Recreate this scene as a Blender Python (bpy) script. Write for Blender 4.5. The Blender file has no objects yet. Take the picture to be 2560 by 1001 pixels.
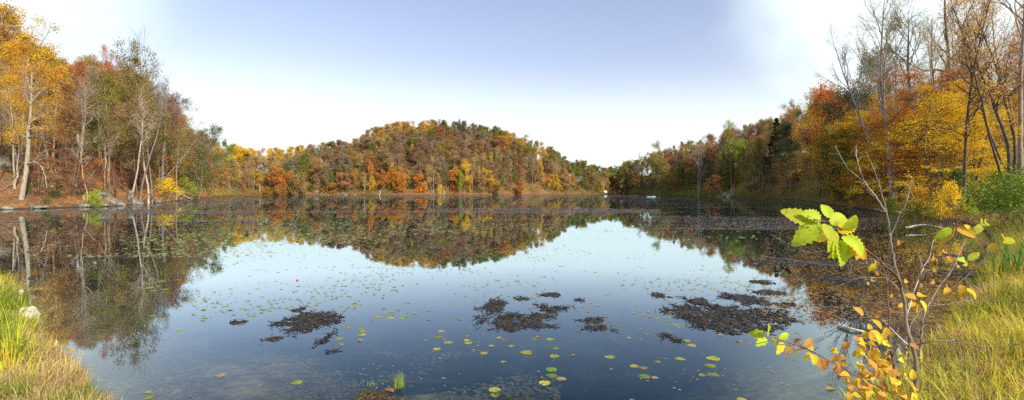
import bpy, math, random
import numpy as np
R = math.radians
rnd = random.Random(11)
RG = np.random.default_rng(5)
F, HZ, CH = 1150.0, 480.0, 2.0          # focal length in picture pixels, horizon row, eye height above the water
SC = bpy.context.scene
COL = SC.collection

# ------------------------------------------------------------------ lake outline (metres; eye at the origin, looking along +Y)
def at(px, py, Y):
    return np.array([(px-1280)/F*Y, Y, CH-(py-HZ)/F*Y])
def onw(px, py, z=0.0):
    Y = (CH-z)*F/(py-HZ)
    return np.array([(px-1280)/F*Y, Y, z])
shore_px = [(0,524.5),(60,523),(120,521.5),(200,518),(260,517),(300,514.5),(380,508),(430,504),(480,499),(520,494),(560,491),(600,489),(700,488.5),
            (800,488),(900,488),(1000,488),(1200,487.5),(1400,486.5),(1500,485.5),(1560,485.2),(1600,486.5),(1700,489.5),(1800,492.5),(1900,495.5),
            (1980,499.5),(2050,507),(2100,516),(2200,531),(2300,545),(2400,556),(2450,572),(2485,600),(2490,640),(2455,700),(2410,760),(2365,850),(2290,930),(2215,1001)]
LAKE = [tuple(onw(*p)[:2]) for p in shore_px]
LAKE += [(2.4,3.6),(1.0,3.1),(-1.0,3.0),(-2.6,3.4),tuple(onw(235,1001)[:2]),tuple(onw(215,950)[:2]),tuple(onw(130,870)[:2]),tuple(onw(78,800)[:2]),
         tuple(onw(40,730)[:2]),(-12.2,10.8),(-18,14),(-30,22),(-48,33),(-66,40),(-70,50)]
LK = np.array(LAKE)

def sdist(x, y):
    """signed distance to the lake outline, negative on the water"""
    x = np.asarray(x, float); y = np.asarray(y, float)
    best = np.full(x.shape, 1e9); ins = np.zeros(x.shape, bool)
    n = len(LK)
    for i in range(n):
        ax, ay = LK[i]; bx, by = LK[(i+1) % n]
        dx, dy = bx-ax, by-ay
        t = np.clip(((x-ax)*dx+(y-ay)*dy)/(dx*dx+dy*dy), 0, 1)
        best = np.minimum(best, np.hypot(x-ax-t*dx, y-ay-t*dy))
        c = ((ay > y) != (by > y))
        with np.errstate(divide='ignore', invalid='ignore'):
            ins ^= c & (x < (bx-ax)*(y-ay)/(by-ay if by != ay else 1e-9)+ax)
    return np.where(ins, -best, best)

# smooth value noise
NT = np.random.default_rng(3).random((256, 256))
def vn(x, y):
    x = np.asarray(x, float); y = np.asarray(y, float)
    xi = np.floor(x).astype(int); yi = np.floor(y).astype(int); fx = x-xi; fy = y-yi
    fx = fx*fx*(3-2*fx); fy = fy*fy*(3-2*fy)
    g = lambda a, b: NT[a & 255, b & 255]
    return (g(xi,yi)*(1-fx)+g(xi+1,yi)*fx)*(1-fy)+(g(xi,yi+1)*(1-fx)+g(xi+1,yi+1)*fx)*fy
def fbm(x, y, o=4):
    s = 0; a = .5
    for k in range(o):
        s = s+a*vn(x*2**k+17*k, y*2**k-9*k); a *= .5
    return s

# ridge: picture column, shore distance, ridge distance, tree-top row
RID = np.array([(-700,45,95,40),(-60,51,95,60),(40,53,95,80),(110,55,95,130),(200,60,95,160),(300,68,98,165),(380,82,112,225),(430,96,126,262),(480,121,142,292),(520,164,185,345),
 (548,195,222,366),(600,255,300,371),(700,270,312,372),(760,280,322,366),(830,287,342,352),(900,287,362,342),(940,287,370,315),(1000,287,380,305),(1100,290,385,300),
 (1200,306,386,310),(1260,315,384,322),(1300,320,382,334),(1350,335,384,354),(1400,354,395,386),(1450,380,412,406),(1500,418,442,418),(1540,440,482,420),(1580,420,442,402),
 (1620,345,382,386),(1680,275,332,362),(1750,225,290,350),(1800,192,262,335),(1850,170,232,318),(1900,153,205,303),(1960,130,172,287),(2000,115,150,268),
 (2050,85,130,252),(2100,62,112,240),(2200,42,98,236),(2300,33,92,225),(2450,26,86,215),(2560,24,82,200),(3000,24,82,190)], float)
def skyrow(u): return np.interp(u, RID[:,0], RID[:,3])
def skyz(u, Y): return CH+(HZ-skyrow(u))/F*Y
def ground(x, y):
    x = np.asarray(x, float); y = np.asarray(y, float)
    sd = sdist(x, y)
    yy = np.maximum(y, 1e-3)
    u = np.clip(1280+F*x/yy, -700, 3000)
    zs = np.interp(u, RID[:,0], RID[:,1]); zr = np.interp(u, RID[:,0], RID[:,2])
    can = np.interp(u, [0,200,500,700,1300,1500,1800,2000,2200,2560], [18,17,15,18,18,17,17,16,15,14])
    hr = np.maximum(CH+(HZ-np.interp(u, RID[:,0], RID[:,3]))/F*zr-can, 2.0)
    t = (yy-zs)/(zr-zs)
    g = np.where(t < 1, np.clip(t, 0, 1)**0.9, np.maximum(1-.25*(t-1), .25))
    far = np.clip(sd/7, 0, 1)*np.clip((y-12)/14, 0, 1)
    hill = hr*g*far
    bank = .03+.42*(1-np.exp(-np.maximum(sd, 0)/.9))+.35*np.clip(sd/5, 0, 1)*np.clip((x-4)/4, 0, 1)
    rough = (fbm(x*.13, y*.13)-.47)*np.clip(sd/6, 0, 1)*np.clip(y/40, .12, 1)*1.9+(fbm(x*1.3, y*1.3)-.47)*.16*np.clip(sd/.8, 0, 1)
    out = bank+hill+rough
    d = np.maximum(-sd, 0)
    bed = -(.02+np.minimum(d*.2, .75))-(fbm(x*.5, y*.5)-.47)*.25*np.clip(d/1.5, 0, 1)
    m1 = np.exp(-(((x+.75)/1.05)**2+((y-4.62)/.5)**2))         # silt hump close to the viewer
    m2 = np.exp(-(((x+3.4)/1.2)**2+((y-5.0)/.8)**2))
    m3 = np.exp(-(((x+2.9)/.9)**2+((y-6.0)/.9)**2))
    bed = bed*(1-.8*m1)*(1-.72*m2)*(1-.4*m3)
    return np.where(sd < 0, bed, np.maximum(out, .02))
def gz(x, y): return float(ground(np.array([x]), np.array([y]))[0])

# ------------------------------------------------------------------ materials
def newmat(name):
    m = bpy.data.materials.new(name); m.use_nodes = True
    nt = m.node_tree; nt.nodes.clear()
    out = nt.nodes.new('ShaderNodeOutputMaterial')
    def N(t, **kw):
        n = nt.nodes.new(t)
        for k, v in kw.items():
            if k[0] == '_': n.inputs[int(k[1:])].default_value = v
            else: setattr(n, k, v)
        return n
    L = lambda a, b: nt.links.new(a, b)
    return m, N, L, out
def math_(N, L, op, a, b=None, c=None, clamp=False):
    n = N('ShaderNodeMath', operation=op, use_clamp=clamp)
    for i, v in enumerate((a, b, c)):
        if v is None: continue
        if isinstance(v, (int, float)): n.inputs[i].default_value = v
        else: L(v, n.inputs[i])
    return n.outputs[0]
def mixc(N, L, f, a, b, mode='MIX'):
    n = N('ShaderNodeMix', data_type='RGBA', blend_type=mode)
    for s, v in ((n.inputs[0], f), (n.inputs[6], a), (n.inputs[7], b)):
        if isinstance(v, (int, float)): s.default_value = v
        elif isinstance(v, tuple): s.default_value = (*v[:3], 1)
        else: L(v, s)
    return n.outputs[2]
def ramp(N, L, f, stops):
    n = N('ShaderNodeValToRGB'); e = n.color_ramp.elements
    while len(e) < len(stops): e.new(.5)
    for k, (p, c) in enumerate(stops):
        e[k].position = p; e[k].color = (*c, 1) if len(c) == 3 else c
    L(f, n.inputs[0]); return n.outputs[0]

def leaf_material(name, trans=.38, veins=False):
    m, N, L, out = newmat(name)
    oi = N('ShaderNodeObjectInfo')
    a = N('ShaderNodeAttribute', attribute_name='tint').outputs['Fac']
    b = N('ShaderNodeAttribute', attribute_name='leafv').outputs['Fac']
    # alpha of the object colour says how much of the tree is still green
    g = math_(N, L, 'MULTIPLY', math_(N, L, 'SMOOTH_MIN', math_(N, L, 'POWER', a, 1.6), 1.0, .1), oi.outputs['Alpha'])
    c = mixc(N, L, g, oi.outputs['Color'], (.105,.125,.012))
    h = N('ShaderNodeHueSaturation')
    L(math_(N, L, 'ADD', .5-.028, math_(N, L, 'ADD', math_(N, L, 'MULTIPLY', b, .038), math_(N, L, 'MULTIPLY', oi.outputs['Random'], .018))), h.inputs['Hue'])
    h.inputs['Saturation'].default_value = 1.0
    L(math_(N, L, 'ADD', .76, math_(N, L, 'ADD', math_(N, L, 'MULTIPLY', b, .5), math_(N, L, 'MULTIPLY', a, .26))), h.inputs['Value'])
    L(c, h.inputs['Color']); col = h.outputs[0]
    if veins:
        uv = N('ShaderNodeUVMap'); sp = N('ShaderNodeSeparateXYZ'); L(uv.outputs[0], sp.inputs[0])
        ay = math_(N, L, 'ABSOLUTE', sp.outputs[1])
        mid = math_(N, L, 'LESS_THAN', ay, .045)
        w = math_(N, L, 'FRACT', math_(N, L, 'MULTIPLY', math_(N, L, 'SUBTRACT', sp.outputs[0], math_(N, L, 'MULTIPLY', ay, .22)), 8))
        side = math_(N, L, 'LESS_THAN', w, .13)
        v = math_(N, L, 'MULTIPLY', math_(N, L, 'MAXIMUM', mid, side), .4)
        col = mixc(N, L, v, col, (.62,.6,.2))
        nz = N('ShaderNodeTexNoise'); nz.inputs['Scale'].default_value = 28; nz.inputs['Detail'].default_value = 3
        tc = N('ShaderNodeTexCoord'); L(tc.outputs['Object'], nz.inputs['Vector'])
        sp2 = ramp(N, L, nz.outputs[0], [(.6,(0,0,0)),(.7,(1,1,1))])
        col = mixc(N, L, math_(N, L, 'MULTIPLY', sp2, .55), col, (.22,.09,.02))
    p = N('ShaderNodeBsdfPrincipled'); p.inputs['Roughness'].default_value = .62; p.inputs['Specular IOR Level'].default_value = .25
    t = N('ShaderNodeBsdfTranslucent'); x = N('ShaderNodeMixShader'); x.inputs[0].default_value = trans
    L(col, p.inputs['Base Color']); L(col, t.inputs['Color'])
    L(p.outputs[0], x.inputs[1]); L(t.outputs[0], x.inputs[2]); L(x.outputs[0], out.inputs[0])
    return m
LEAF = leaf_material('autumn_leaf')
BIGLEAF = leaf_material('broad_leaf', .5, True)

def bark_material():
    m, N, L, out = newmat('bark')
    oi = N('ShaderNodeObjectInfo'); tc = N('ShaderNodeTexCoord')
    mp = N('ShaderNodeMapping'); mp.inputs['Scale'].default_value = (1, 1, .22); L(tc.outputs['Object'], mp.inputs[0])
    n = N('ShaderNodeTexNoise'); n.inputs['Scale'].default_value = 9; n.inputs['Detail'].default_value = 5; L(mp.outputs[0], n.inputs[0])
    n2 = N('ShaderNodeTexNoise'); n2.inputs['Scale'].default_value = .9; n2.inputs['Detail'].default_value = 3; L(tc.outputs['Object'], n2.inputs[0])
    f = ramp(N, L, n.outputs[0], [(.3,(.45,.42,.4)),(.62,(1.15,1.12,1.08))])
    c = mixc(N, L, 1.0, oi.outputs['Color'], f, 'MULTIPLY')
    c = mixc(N, L, ramp(N, L, n2.outputs[0], [(.55,(0,0,0)),(.75,(.45,.45,.45))]), c, (.16,.17,.09))
    b = N('ShaderNodeBump'); b.inputs['Strength'].default_value = .7; b.inputs['Distance'].default_value = .03; L(n.outputs[0], b.inputs['Height'])
    p = N('ShaderNodeBsdfPrincipled'); p.inputs['Roughness'].default_value = .9; L(c, p.inputs['Base Color']); L(b.outputs[0], p.inputs['Normal'])
    L(p.outputs[0], out.inputs[0]); return m
BARK = bark_material()

def ground_material():
    m, N, L, out = newmat('leaf_litter_and_silt')
    geo = N('ShaderNodeNewGeometry'); sp = N('ShaderNodeSeparateXYZ'); L(geo.outputs['Position'], sp.inputs[0])
    def noise(s, d=4, r=.55):
        n = N('ShaderNodeTexNoise'); n.inputs['Scale'].default_value = s; n.inputs['Detail'].default_value = d; n.inputs['Roughness'].default_value = r
        L(geo.outputs['Position'], n.inputs[0]); return n.outputs[0]
    vo = N('ShaderNodeTexVoronoi'); vo.inputs['Scale'].default_value = 7; L(geo.outputs['Position'], vo.inputs['Vector'])
    vs = N('ShaderNodeSeparateColor'); L(vo.outputs['Color'], vs.inputs[0])
    litter = ramp(N, L, vs.outputs[0], [(0,(.06,.03,.018)),(.35,(.16,.07,.03)),(.6,(.27,.12,.045)),(.82,(.36,.19,.07)),(1,(.22,.16,.09))])
    big = ramp(N, L, noise(.35), [(.4,(0,0,0)),(.62,(1,1,1))])
    litter = mixc(N, L, math_(N, L, 'MULTIPLY', big, .55), litter, (.075,.05,.028))
    moss = ramp(N, L, noise(.9), [(.6,(0,0,0)),(.68,(1,1,1))])
    litter = mixc(N, L, math_(N, L, 'MULTIPLY', moss, .4), litter, (.10,.12,.03))
    mud = ramp(N, L, noise(5), [(.3,(.022,.017,.012)),(.7,(.07,.05,.03))])
    wet = math_(N, L, 'SUBTRACT', .22, sp.outputs[2]); wet = math_(N, L, 'MULTIPLY', wet, 6, clamp=True)
    land = mixc(N, L, wet, litter, mud)
    # straw-coloured sod on the bank by the viewer
    vl = N('ShaderNodeVectorMath', operation='LENGTH'); L(geo.outputs['Position'], vl.inputs[0])
    near = math_(N, L, 'MULTIPLY', math_(N, L, 'SUBTRACT', 26, vl.outputs['Value']), .12, clamp=True)
    sod = ramp(N, L, noise(9, 6, .7), [(.3,(.05,.035,.012)),(.5,(.17,.12,.035)),(.7,(.30,.22,.08))])
    land = mixc(N, L, near, land, mixc(N, L, math_(N, L, 'MULTIPLY', wet, .7), sod, mud))
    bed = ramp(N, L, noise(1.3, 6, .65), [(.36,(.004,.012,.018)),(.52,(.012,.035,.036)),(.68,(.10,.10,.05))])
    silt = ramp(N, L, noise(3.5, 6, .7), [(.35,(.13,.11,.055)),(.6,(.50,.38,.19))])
    bed = mixc(N, L, math_(N, L, 'MULTIPLY', math_(N, L, 'ADD', sp.outputs[2], .42), 3.2, clamp=True), bed, silt)  # silt in the shallows; darkening with depth is painted for light the water absorbs
    isbed = math_(N, L, 'LESS_THAN', sp.outputs[2], -.01)
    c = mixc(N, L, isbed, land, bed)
    b = N('ShaderNodeBump'); b.inputs['Strength'].default_value = .8; b.inputs['Distance'].default_value = .08; L(vo.outputs['Distance'], b.inputs['Height'])
    p = N('ShaderNodeBsdfPrincipled'); p.inputs['Roughness'].default_value = .9; p.inputs['Specular IOR Level'].default_value = .2
    L(c, p.inputs['Base Color']); L(b.outputs[0], p.inputs['Normal']); L(p.outputs[0], out.inputs[0]); return m

def water_material():
    m, N, L, out = newmat('still_water')
    geo = N('ShaderNodeNewGeometry')
    n = N('ShaderNodeTexNoise'); n.inputs['Scale'].default_value = 1.4; n.inputs['Detail'].default_value = 2; L(geo.outputs['Position'], n.inputs[0])
    b = N('ShaderNodeBump'); b.inputs['Strength'].default_value = .12; b.inputs['Distance'].default_value = .006; L(n.outputs[0], b.inputs['Height'])
    fr = N('ShaderNodeFresnel'); fr.inputs['IOR'].default_value = 1.33; L(b.outputs[0], fr.inputs['Normal'])
    gl = N('ShaderNodeBsdfGlossy'); gl.inputs['Roughness'].default_value = .012; gl.inputs['Color'].default_value = (.85,.965,1,1); L(b.outputs[0], gl.inputs['Normal'])
    tr = N('ShaderNodeBsdfTransparent'); tr.inputs['Color'].default_value = (.80,.86,.84,1)
    # murk: suspended matter scatters a little blue-green light back
    df = N('ShaderNodeBsdfDiffuse'); df.inputs['Color'].default_value = (.004,.05,.11,1)
    mu = N('ShaderNodeMixShader'); mu.inputs[0].default_value = .15; L(tr.outputs[0], mu.inputs[1]); L(df.outputs[0], mu.inputs[2])
    mx = N('ShaderNodeMixShader'); L(math_(N, L, 'MINIMUM', math_(N, L, 'MAXIMUM', math_(N, L, 'MULTIPLY_ADD', fr.outputs[0], 2.5, -.17), .03), .77), mx.inputs[0]); L(mu.outputs[0], mx.inputs[1]); L(gl.outputs[0], mx.inputs[2])
    L(mx.outputs[0], out.inputs[0]); return m

def simple(name, stops, scale=6, rough=.8, bump=.5, bdist=.02, spec=.3, detail=5):
    m, N, L, out = newmat(name); tc = N('ShaderNodeTexCoord')
    n = N('ShaderNodeTexNoise'); n.inputs['Scale'].default_value = scale; n.inputs['Detail'].default_value = detail; n.inputs['Roughness'].default_value = .65; L(tc.outputs['Object'], n.inputs[0])
    c = ramp(N, L, n.outputs[0], stops)
    b = N('ShaderNodeBump'); b.inputs['Strength'].default_value = bump; b.inputs['Distance'].default_value = bdist; L(n.outputs[0], b.inputs['Height'])
    p = N('ShaderNodeBsdfPrincipled'); p.inputs['Roughness'].default_value = rough; p.inputs['Specular IOR Level'].default_value = spec
    L(c, p.inputs['Base Color']); L(b.outputs[0], p.inputs['Normal']); L(p.outputs[0], out.inputs[0]); return m
ROCK = simple('lichen_rock', [(.3,(.045,.04,.035)),(.5,(.13,.12,.10)),(.66,(.26,.25,.18)),(.8,(.36,.36,.26))], 1.6, .9, .9, .12)
WROCK = simple('white_rock', [(.3,(.12,.10,.06)),(.45,(.42,.38,.30)),(.62,(.72,.70,.64))], 11, .9, .9, .05)
PEAT = simple('wet_peat', [(.3,(.006,.005,.004)),(.54,(.020,.016,.012)),(.74,(.085,.065,.045))], 24, .5, .8, .02, .3)
SILT = simple('silt_and_dead_grass', [(.3,(.015,.012,.008)),(.5,(.05,.038,.02)),(.72,(.18,.13,.06))], 30, .8, .8, .02, .2)
WEED = simple('floating_weed', [(.3,(.05,.038,.034)),(.5,(.13,.10,.09)),(.75,(.26,.20,.17))], 3, .7, .3, .02, .4)
WHITE = simple('white_paint', [(.3,(.7,.72,.7)),(.7,(.82,.84,.82))], 2, .5, .05)
BLUE = simple('pale_blue_plastic', [(.3,(.14,.33,.48)),(.7,(.24,.46,.6))], 2, .35, .02)
BLACK = simple('black_plastic', [(.3,(.012,.012,.013)),(.7,(.025,.025,.027))], 3, .5, .1)
RED = simple('red_plastic', [(.3,(.55,.01,.03)),(.7,(.7,.03,.05))], 3, .35, .02)

# ------------------------------------------------------------------ mesh helpers
def mesh_np(name, V, Fq, mat, attrs=None, smooth=False, uv=None):
    """V (n,3); Fq (m,k) faces of equal size, or a list of such arrays"""
    me = bpy.data.meshes.new(name)
    Fl = Fq if isinstance(Fq, list) else [Fq]
    Fl = [np.asarray(f, np.int32) for f in Fl if len(f)]
    me.vertices.add(len(V)); me.vertices.foreach_set('co', np.asarray(V, np.float32).ravel())
    nl = sum(f.size for f in Fl); me.loops.add(nl)
    me.loops.foreach_set('vertex_index', np.concatenate([f.ravel() for f in Fl]))
    cnt = np.concatenate([np.full(len(f), f.shape[1], np.int32) for f in Fl])
    me.polygons.add(len(cnt))
    me.polygons.foreach_set('loop_start', np.concatenate([[0], np.cumsum(cnt)[:-1]]).astype(np.int32))
    me.polygons.foreach_set('use_smooth', np.full(len(cnt), smooth))
    me.update(calc_edges=True)
    for k, v in (attrs or {}).items():
        a = me.attributes.new(k, 'FLOAT', 'FACE'); a.data.foreach_set('value', np.asarray(v, np.float32))
    if uv is not None:
        l = me.uv_layers.new(name='UVMap')
        idx = np.concatenate([f.ravel() for f in Fl]); l.data.foreach_set('uv', np.asarray(uv, np.float32)[idx].ravel())
    me.materials.append(mat); return me
def obj(name, me, parent=None, loc=(0,0,0), color=None, rot=None, scale=None):
    o = bpy.data.objects.new(name, me); COL.objects.link(o)
    o.location = loc
    if parent: o.parent = parent
    if color is not None: o.color = tuple(color)+((1,) if len(color) == 3 else ())
    if rot: o.rotation_euler = rot
    if scale: o.scale = scale
    return o
def tag(o, label=None, cat=None, group=None, kind=None):
    if label: o['label'] = label
    if cat: o['category'] = cat
    if group: o['group'] = group
    if kind: o['kind'] = kind
    return o
def norm(v): return v/np.maximum(np.linalg.norm(v, axis=-1, keepdims=True), 1e-9)

class Bag:
    """collects vertices and faces for one mesh"""
    def __init__(s): s.V = []; s.F = {}; s.n = 0; s.A = {}
    def add(s, V, Fc, **attr):
        V = np.asarray(V).reshape(-1, 3); Fc = np.asarray(Fc, int)
        s.V.append(V); s.F.setdefault(Fc.shape[1], []).append(Fc+s.n); s.n += len(V)
        for k, v in attr.items(): s.A.setdefault((k, Fc.shape[1]), []).append(np.broadcast_to(v, (len(Fc),)))
    def mesh(s, name, mat, smooth=False):
        ks = list(s.F); Fl = [np.concatenate(s.F[k]) for k in ks]
        names = {a for a, _ in s.A}
        at_ = {a: np.concatenate([np.concatenate(s.A[(a, k)]) for k in ks]) for a in names}
        return mesh_np(name, np.concatenate(s.V), Fl, mat, at_, smooth)
def tubes(pts, rad, sides):
    """pts (n,k,3), rad (n,k) -> verts, quads"""
    n, k, _ = pts.shape
    tan = np.gradient(pts, axis=1); tan = norm(tan)
    ref = np.where(np.abs(tan[:, :1, 2:3]) > .8, np.array([1., 0, 0]), np.array([0, 0, 1.]))
    u = norm(np.cross(tan, np.broadcast_to(ref, tan.shape))); w = np.cross(tan, u)
    a = np.arange(sides)*2*np.pi/sides
    V = pts[:, :, None]+rad[:, :, None, None]*(u[:, :, None]*np.cos(a)[None, None, :, None]+w[:, :, None]*np.sin(a)[None, None, :, None])
    i = np.arange(n)[:, None, None]*k*sides+np.arange(k-1)[None, :, None]*sides
    j = np.arange(sides)[None, None]; j2 = (j+1) % sides
    Q = np.stack([i+j, i+j2, i+sides+j2, i+sides+j], -1).reshape(-1, 4)
    return V.reshape(-1, 3), Q
def curves(rg, st, d, L, k, wob, up):
    pts = [st]; ds = [d]
    for i in range(k):
        d = norm(d+rg.normal(0, wob, d.shape)+np.array([0, 0, up])); pts.append(pts[-1]+d*(L/k)[:, None]); ds.append(d)
    return np.stack(pts, 1), np.stack(ds, 1)
def spawn(rg, pts, ds, rad, L, per, t0, amin, amax, ratio, rr=.6, flat=0):
    """children along each parent curve"""
    n, k, _ = pts.shape
    t = rg.uniform(t0, 1, (n, per)); f = t*(k-1); i = np.minimum(f.astype(int), k-2); fr = (f-i)[..., None]
    I = np.arange(n)[:, None]
    st = (pts[I, i]*(1-fr)+pts[I, i+1]*fr).reshape(-1, 3); pd = ds[I, np.minimum(i+1, k-1)].reshape(-1, 3)
    pr = (rad[I, i]*(1-fr[..., 0])+rad[I, i+1]*fr[..., 0]).reshape(-1)
    a = rg.uniform(amin, amax, len(st))[:, None]
    perp = rg.normal(0, 1, st.shape); perp[:, 2] *= (1-flat); perp = norm(perp-pd*(perp*pd).sum(1, keepdims=True))
    d = norm(pd*np.cos(a)+perp*np.sin(a))
    Ls = np.repeat(L, per)*ratio*(1.15-.65*t.reshape(-1))*rg.uniform(.7, 1.25, len(st))
    return st, d, Ls, pr*rr
def leaf_quads(rg, anchors, per, spread, size, tint, flat=0., asp=.62, squash=1.):
    n = len(anchors)
    c = np.repeat(anchors, per, 0)+rg.normal(0, 1, (n*per, 3))*spread*np.array([1, 1, squash])
    tn = np.clip(np.repeat(tint, per)+rg.normal(0, .12, n*per), 0, 1)
    m = len(c); nrm = rg.normal(0, 1, (m, 3)); nrm[:, 2] = np.abs(nrm[:, 2])+flat*2; nrm = norm(nrm)
    u = norm(np.cross(nrm, rg.normal(0, 1, (m, 3)))); v = np.cross(nrm, u)
    s = size*rg.uniform(.6, 1.3, m)[:, None]
    V = np.stack([c-u*s*.6, c+v*s*asp*.5-u*s*.05, c+u*s*.6, c-v*s*asp*.5-u*s*.05], 1)
    return V, tn, rg.random(m)

def grow(seed, H, cb, W, tr, nl, sub, twg, shape='round', lean=0., up=.08, leaf=None, spread=.5, flat=0., per=12, ends=True, wob=.1, fork=0, ttw=1.0, squash=1., ang=(.7, 1.2), finer=0, drop=.0, asp=.62):
    """returns (wood mesh, crown mesh) of a tree H metres tall, crown from cb*H up, crown radius W"""
    rg = np.random.default_rng(seed)
    bag = Bag()
    K = 12
    st = np.zeros((1+fork, 3)); st[:, 2] = -.3
    d = np.tile([[lean, 0, 1.]], (1+fork, 1)); d[1:, :2] += rg.normal(0, .35, (fork, 2)); d = norm(d)
    tl = np.full(1+fork, H*.97); tl[1:] *= rg.uniform(.7, .95, fork)
    tp, td = curves(rg, st, d, tl, K, wob*.35, .06)
    ss = np.linspace(0, 1, K+1); prof = (1-ss)**.75*.92+.05; prof[0] *= 1.35; prof[1] *= 1.03
    trr = tr*prof[None]*np.linspace(1, .7, 1+fork)[:, None]
    bag.add(*tubes(tp, trr, 9 if tr > .12 else 6))
    nt = 1+fork
    which = rg.integers(0, nt, nl); t = cb+(1-cb)*(rg.permutation(nl)+.5)/nl*.98
    f = t*K; i = np.minimum(f.astype(int), K-1); fr = (f-i)[:, None]
    ls = tp[which, i]*(1-fr)+tp[which, i+1]*fr; lr = trr[which, i]*.55
    q = (t-cb)/(1-cb)
    if shape == 'round': w = np.sqrt(np.clip(1-(1.75*q-.8)**2, .06, 1)); el = .15+.85*q
    elif shape == 'cone': w = (1-q)*.95+.06; el = -.12+.35*q
    elif shape == 'tall': w = .42+.5*np.sin(np.pi*np.clip(q*.9+.12, 0, 1)); el = .55+.6*q
    elif shape == 'layer': w = np.sqrt(np.clip(1-(1.4*q-.45)**2, .1, 1)); el = .05+.3*q
    else: w = .7+.5*(1-q); el = .6+.5*q          # vase
    az = rg.uniform(0, 2*np.pi, nl)+np.arange(nl)*2.4
    el = el+rg.normal(0, .12, nl)
    ld = np.stack([np.cos(az)*np.cos(el), np.sin(az)*np.cos(el), np.sin(el)], 1)
    ll = W*w*rg.uniform(.72, 1.2, nl)
    lp, ldd = curves(rg, ls, ld, ll, 5, wob*1.3, up if shape != 'cone' else .02)
    lrad = np.minimum(lr, tr*.45)[:, None]*np.linspace(1, .28, 6)[None]
    bag.add(*tubes(lp, lrad, 5))
    s1, d1, L1, r1 = spawn(rg, lp, ldd, lrad, ll, sub, .25, ang[0]*.7, ang[1]*.85, .5, flat=flat)
    p1, dd1 = curves(rg, s1, d1, L1, 4, wob*1.4, up*.7); rad1 = np.minimum(r1, .05*tr+.02)[:, None]*np.linspace(1, .3, 5)[None]
    bag.add(*tubes(p1, rad1, 4))
    anch = [p1[:, 2], p1[:, 3], p1[:, -1], lp[:, -1], lp[:, -2]]
    hook = [p1, lp[:, 2:]]
    if twg:
        s2, d2, L2, r2 = spawn(rg, p1, dd1, rad1, L1, twg, .15, .4, .95, .55, flat=flat*.6)
        p2, dd2 = curves(rg, s2, d2, L2, 3, wob*1.6, up); rad2 = np.minimum(r2, .012*ttw)[:, None]*np.linspace(1, .45, 4)[None]
        bag.add(*tubes(p2, rad2, 3)); anch = [p2[:, 2], p2[:, -1]]+[lp[:, -1]]
        if finer:
            s3, d3, L3, r3 = spawn(rg, p2, dd2, rad2, L2, finer, .1, .35, .9, .7)
            p3, _ = curves(rg, s3, d3, L3, 2, wob*1.6, up*1.3); rad3 = np.minimum(r3, .008*ttw)[:, None]*np.linspace(1, .6, 3)[None]
            bag.add(*tubes(p3, rad3, 3))
    wood = bag.mesh('wood', BARK, True)
    crown = None
    if leaf:
        A = np.concatenate(anch)
        if drop: A = A[rg.random(len(A)) > drop]
        hh = (A[:, 2]/H-cb)/(1-cb)
        tint = np.clip(.75-hh*.6+rg.normal(0, .22, len(A)), 0, 1)
        V, tn, lv = leaf_quads(rg, A, per, spread, leaf, tint, flat, asp, squash)
        crown = mesh_np('crown', V.reshape(-1, 3), np.arange(len(V)*4).reshape(-1, 4), LEAF, {'tint': tn, 'leafv': lv})
    return wood, crown

# ------------------------------------------------------------------ setting: ground, water, sky
def build_ground():
    na = 900
    # finer spokes where the picture looks
    a = np.linspace(0, 2*np.pi, na, endpoint=False); a = a-.55*np.sin(a)   # a=0 is +Y
    r = np.concatenate([[0], np.geomspace(.5, 3200, 235)])
    AA, RR = np.meshgrid(a, r[1:], indexing='ij')
    X = RR*np.sin(AA); Y = RR*np.cos(AA)
    Z = ground(X.ravel(), Y.ravel()).reshape(X.shape)
    nr = len(r)-1
    V = np.concatenate([[[0, 0, gz(0, 0)]], np.stack([X, Y, Z], -1).reshape(-1, 3)])
    i = np.arange(na)[:, None]; j = np.arange(nr-1)[None]
    i2 = (i+1) % na
    Q = np.stack([1+i*nr+j, 1+i2*nr+j, 1+i2*nr+j+1, 1+i*nr+j+1], -1).reshape(-1, 4)[:, ::-1]
    T = np.stack([np.zeros(na, int), 1+np.arange(na)*nr, 1+((np.arange(na)+1) % na)*nr], -1)[:, ::-1]
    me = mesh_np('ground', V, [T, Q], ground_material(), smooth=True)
    tag(obj('ground', me), kind='structure')
build_ground()
wm = mesh_np('water', [(-260,2,0),(240,2,0),(240,520,0),(-260,520,0)], np.array([[0,1,2,3]]), water_material())
tag(obj('lake_water', wm), kind='structure')

# ------------------------------------------------------------------ trees: one prototype mesh pair per kind, copied
PT = {}
def proto(key, n, **kw):
    PT[key] = [grow(hash_(key)+k, **{a: (b[k % len(b)] if isinstance(b, list) else b) for a, b in kw.items()})+(kw['H'],) for k in range(n)]
def hash_(s): return sum(ord(c)*(i+3) for i, c in enumerate(s))*7
# far (200-450 m)
proto('f_round', 5, H=16., cb=[.25,.32,.2,.3,.25], W=[5.2,6.,5.,5.6,5.2], tr=.22, nl=34, sub=5, twg=0, shape='round', leaf=.42, spread=.5, per=11, up=.1, fork=[0,1,2,0,1], ang=(.6,1.3))
proto('f_tall', 5, H=19., cb=[.36,.45,.3,.4,.42], W=[4.2,3.8,4.4,3.6,4.], tr=.2, nl=28, sub=5, twg=0, shape='tall', leaf=.36, spread=.45, per=8, up=.22, fork=[0,1,0,1,2])
proto('f_thin', 4, H=17., cb=[.35,.45,.3,.4], W=3.6, tr=.17, nl=26, sub=6, twg=2, shape='tall', leaf=.28, spread=.42, per=5, up=.2, fork=[0,1,0,2], ttw=2.5)
proto('f_bush', 4, H=7., cb=[.12,.1,.16,.12], W=[3.,2.6,3.3,2.2], tr=.1, nl=20, sub=4, twg=0, shape='layer', leaf=.36, spread=.38, per=11, flat=.6, up=.05)
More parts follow.
